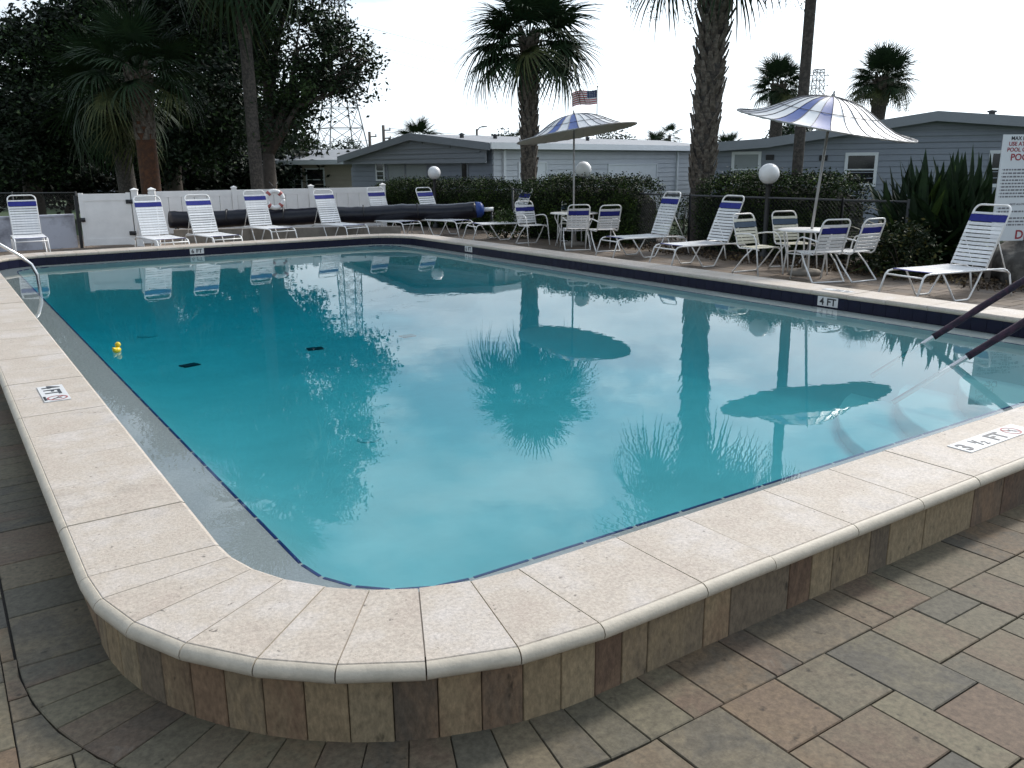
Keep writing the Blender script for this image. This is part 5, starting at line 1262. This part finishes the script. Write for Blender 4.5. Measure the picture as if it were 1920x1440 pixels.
# ------------------------------------------------------------------ pylons, poles, wires, flag, street light
def pylon(label, base, H_, bw, ww, tw, wz, seg, rot, r=.09):
    t = thing('transmission_tower', label, 'pylon', base, rot, 'lattice transmission towers')
    def half(z): return bw+(ww-bw)*z/wz if z < wz else ww+(tw-ww)*(z-wz)/(H_-wz)
    zs = [0]; 
    while zs[-1] < H_-.5: zs.append(min(H_, zs[-1]+max(1.6, half(zs[-1])*seg)))
    crn = lambda z: [Vector((sx*half(z), sy*half(z), z)) for sx, sy in ((-1,-1),(1,-1),(1,1),(-1,1))]
    for k in range(4):
        mb = MB(); mb.tube([crn(z)[k] for z in zs], r, 4); mb.build('leg', M['steel_far'], t)
    mb = MB()
    for z0, z1 in zip(zs, zs[1:]):
        a, b = crn(z0), crn(z1)
        for k in range(4):
            j = (k+1)%4; mb.tube([a[k], b[j]], r*.55, 3, cap=False); mb.tube([a[j], b[k]], r*.55, 3, cap=False); mb.tube([b[k], b[j]], r*.6, 3, cap=False)
    mb.build('bracing', M['steel_far'], t)
    for z in (H_*.74, H_*.84, H_*.94):
        mb = MB(); l = bw*1.55; h_ = half(z)
        for s in (-1,1):
            for sy in (-1,1): mb.tube([(s*h_,sy*h_,z),(s*l,0,z)], r*.6, 3); mb.tube([(s*h_,sy*h_,z+1.3),(s*l,0,z)], r*.5, 3)
        mb.build('cross_arm', M['steel_far'], t)
tw = P(645,120); pylon('tall lattice pylon rising behind the leafy green tree', tw, 37, 3.45, 1.35, .85, 13.5, 1.15, math.atan2(right.y,right.x)+.55)
tw2 = P(1521,190); pylon('far lattice pylon beside the slender trunk', tw2, 21.5, 1.6, 1.2, .8, 12, 1.3, math.atan2(right.y,right.x)+.2, .10)
def util_pole(label, px, py, d, arms=2):
    top = at(px, py, d); b = P(px, d); t = thing('utility_pole', label, 'utility pole', b, math.atan2(right.y,right.x), 'distant wooden utility poles'); h = top.z-b.z
    mb = MB(); mb.tube([(0,0,0),(0,0,h)], [.16,.12], 8); mb.build('pole', M['wood_pole'], t)
    for i in range(arms):
        mb = MB(); mb.box(-.05,.6,-.05,.05,h-.45-i*.65,h-.36-i*.65); mb.tube([(.55,0,h-.36-i*.65),(.55,0,h-.2-i*.65)], .05, 6); mb.build('cross_arm', M['wood_pole'], t)
    return b, h
util_pole('wooden utility pole left of the pylon', 572, 250, 75, 1)
util_pole('shorter wooden utility pole right of the pylon', 698, 248, 75, 1)
u3 = util_pole('taller wooden utility pole above the grey gable roof', 724, 236, 72, 3)
util_pole('thin utility pole tip beside the taller one', 734, 260, 90, 0)
def wire(label, a, b, sag, r=.016):
    a, b = Vector(a), Vector(b); mb = MB(); n = 16
    mb.tube([a.lerp(b,i/n)-Vector((0,0,sag*4*(i/n)*(1-i/n)))-a for i in range(n+1)], r, 4); tag(mb.build('power_line', M['wire'], None, a), label, 'power line', 'thin overhead wires')
for i, (pa, pb) in enumerate((((650,40),(1526,118)),((650,72),(1526,128)),((655,95),(1526,166)))):
    wire(('highest','middle','lowest')[i]+' faint high voltage wire between the two pylons', at(pa[0],pa[1],120), at(pb[0],pb[1],190), 5, .02)
for i, py in enumerate((240,248,257)):
    wire(('upper','middle','lower')[i]+' wire running right from the taller utility pole', at(724,py,72), at(1330,256+6*i,90), .6, .016)
for i, py in enumerate((262,272)):
    wire(('upper','lower')[i]+' wire between the utility poles under the pylon', at(560,py-6,75), at(698,py,75), .3, .016)
# street light
b = P(896,80); tp = at(896,243,80); t = thing('street_light', 'small distant street light above the grey roof', 'street light', b, math.atan2(right.y,right.x)); h = tp.z-b.z
mb = MB(); mb.tube([(0,0,0),(0,0,h)], .10, 8); mb.build('pole', M['wood_pole'], t)
mb = MB(); mb.tube([(0,0,h-.2),(.25,0,h+.12),(.55,0,h+.22)], .05, 6); mb.build('arm', M['galv'], t)
mb = MB(); mb.hexa([(.5,-.1,h+.14),(.95,-.08,h+.17),(.95,.08,h+.17),(.5,.1,h+.14),(.5,-.1,h+.26),(.95,-.06,h+.25),(.95,.06,h+.25),(.5,.1,h+.26)]); mb.build('lamp_head', M['galv'], t)
# flag
fbase = P(1117,60); fl = thing('flag_on_pole', 'red and white striped national flag on a pole behind the palm', 'flag', fbase, math.atan2(right.y,right.x)); ft = at(1117,172,60).z-fbase.z
mb = MB(); mb.tube([(0,0,0),(0,0,ft+.15)], .035, 8); ball(mb, (0,0,ft+.2), .06); mb.build('flag_pole', M['um_pole'], fl)
FWd, FHt = 1.72, .92
def fpt(u, v):   # u 0..1 outwards to the left, v 0..1 downwards
    return (-u*FWd, .16*math.sin(u*7)*u+.05*math.sin(v*4+u*5), ft-v*FHt-.42*u*u*.5-.05*math.sin(u*6))
for i in range(13):
    mb = MB(); nu = 14; V = []; u0 = .42 if i < 7 else 0
    for k in range(nu+1):
        u = u0+(1-u0)*k/nu; a, b2 = Vector(fpt(u, i/13)), Vector(fpt(u, (i+1)/13)); V += [a+Vector((0,.004,0)), b2+Vector((0,.004,0)), a-Vector((0,.004,0)), b2-Vector((0,.004,0))]
    mb.add(V, [f for k in range(nu) for f in ((k*4,k*4+1,k*4+5,k*4+4),(k*4+2,k*4+6,k*4+7,k*4+3))], 0, True); mb.build('stripe', M['flag_red' if i % 2 == 0 else 'flag_white'], fl)
mb = MB(); nu, nv = 8, 5; V = [Vector(fpt(.42*k/nu, 7/13*j/nv)) for k in range(nu+1) for j in range(nv+1)]
mb.add(V, [(k*(nv+1)+j, k*(nv+1)+j+1, (k+1)*(nv+1)+j+1, (k+1)*(nv+1)+j) for k in range(nu) for j in range(nv)], 0, True); ct = mb.build('canton', M['flag_blue'], fl)
mb = MB()
for r_ in range(5):
    for c_ in range(6):
        p = Vector(fpt(.42*(c_+.5)/6, 7/13*(r_+.5)/5))+Vector((0,-.01,0)); pts = []
        for k in range(10):
            a = PI/2+k*PI/5; q = .032 if k % 2 == 0 else .013; pts.append(p+Vector((q*math.cos(a),0,q*math.sin(a))))
        mb.add(pts, [tuple(range(10))])
mb.build('stars', M['flag_white'], ct)
print('objects', len(bpy.data.objects))
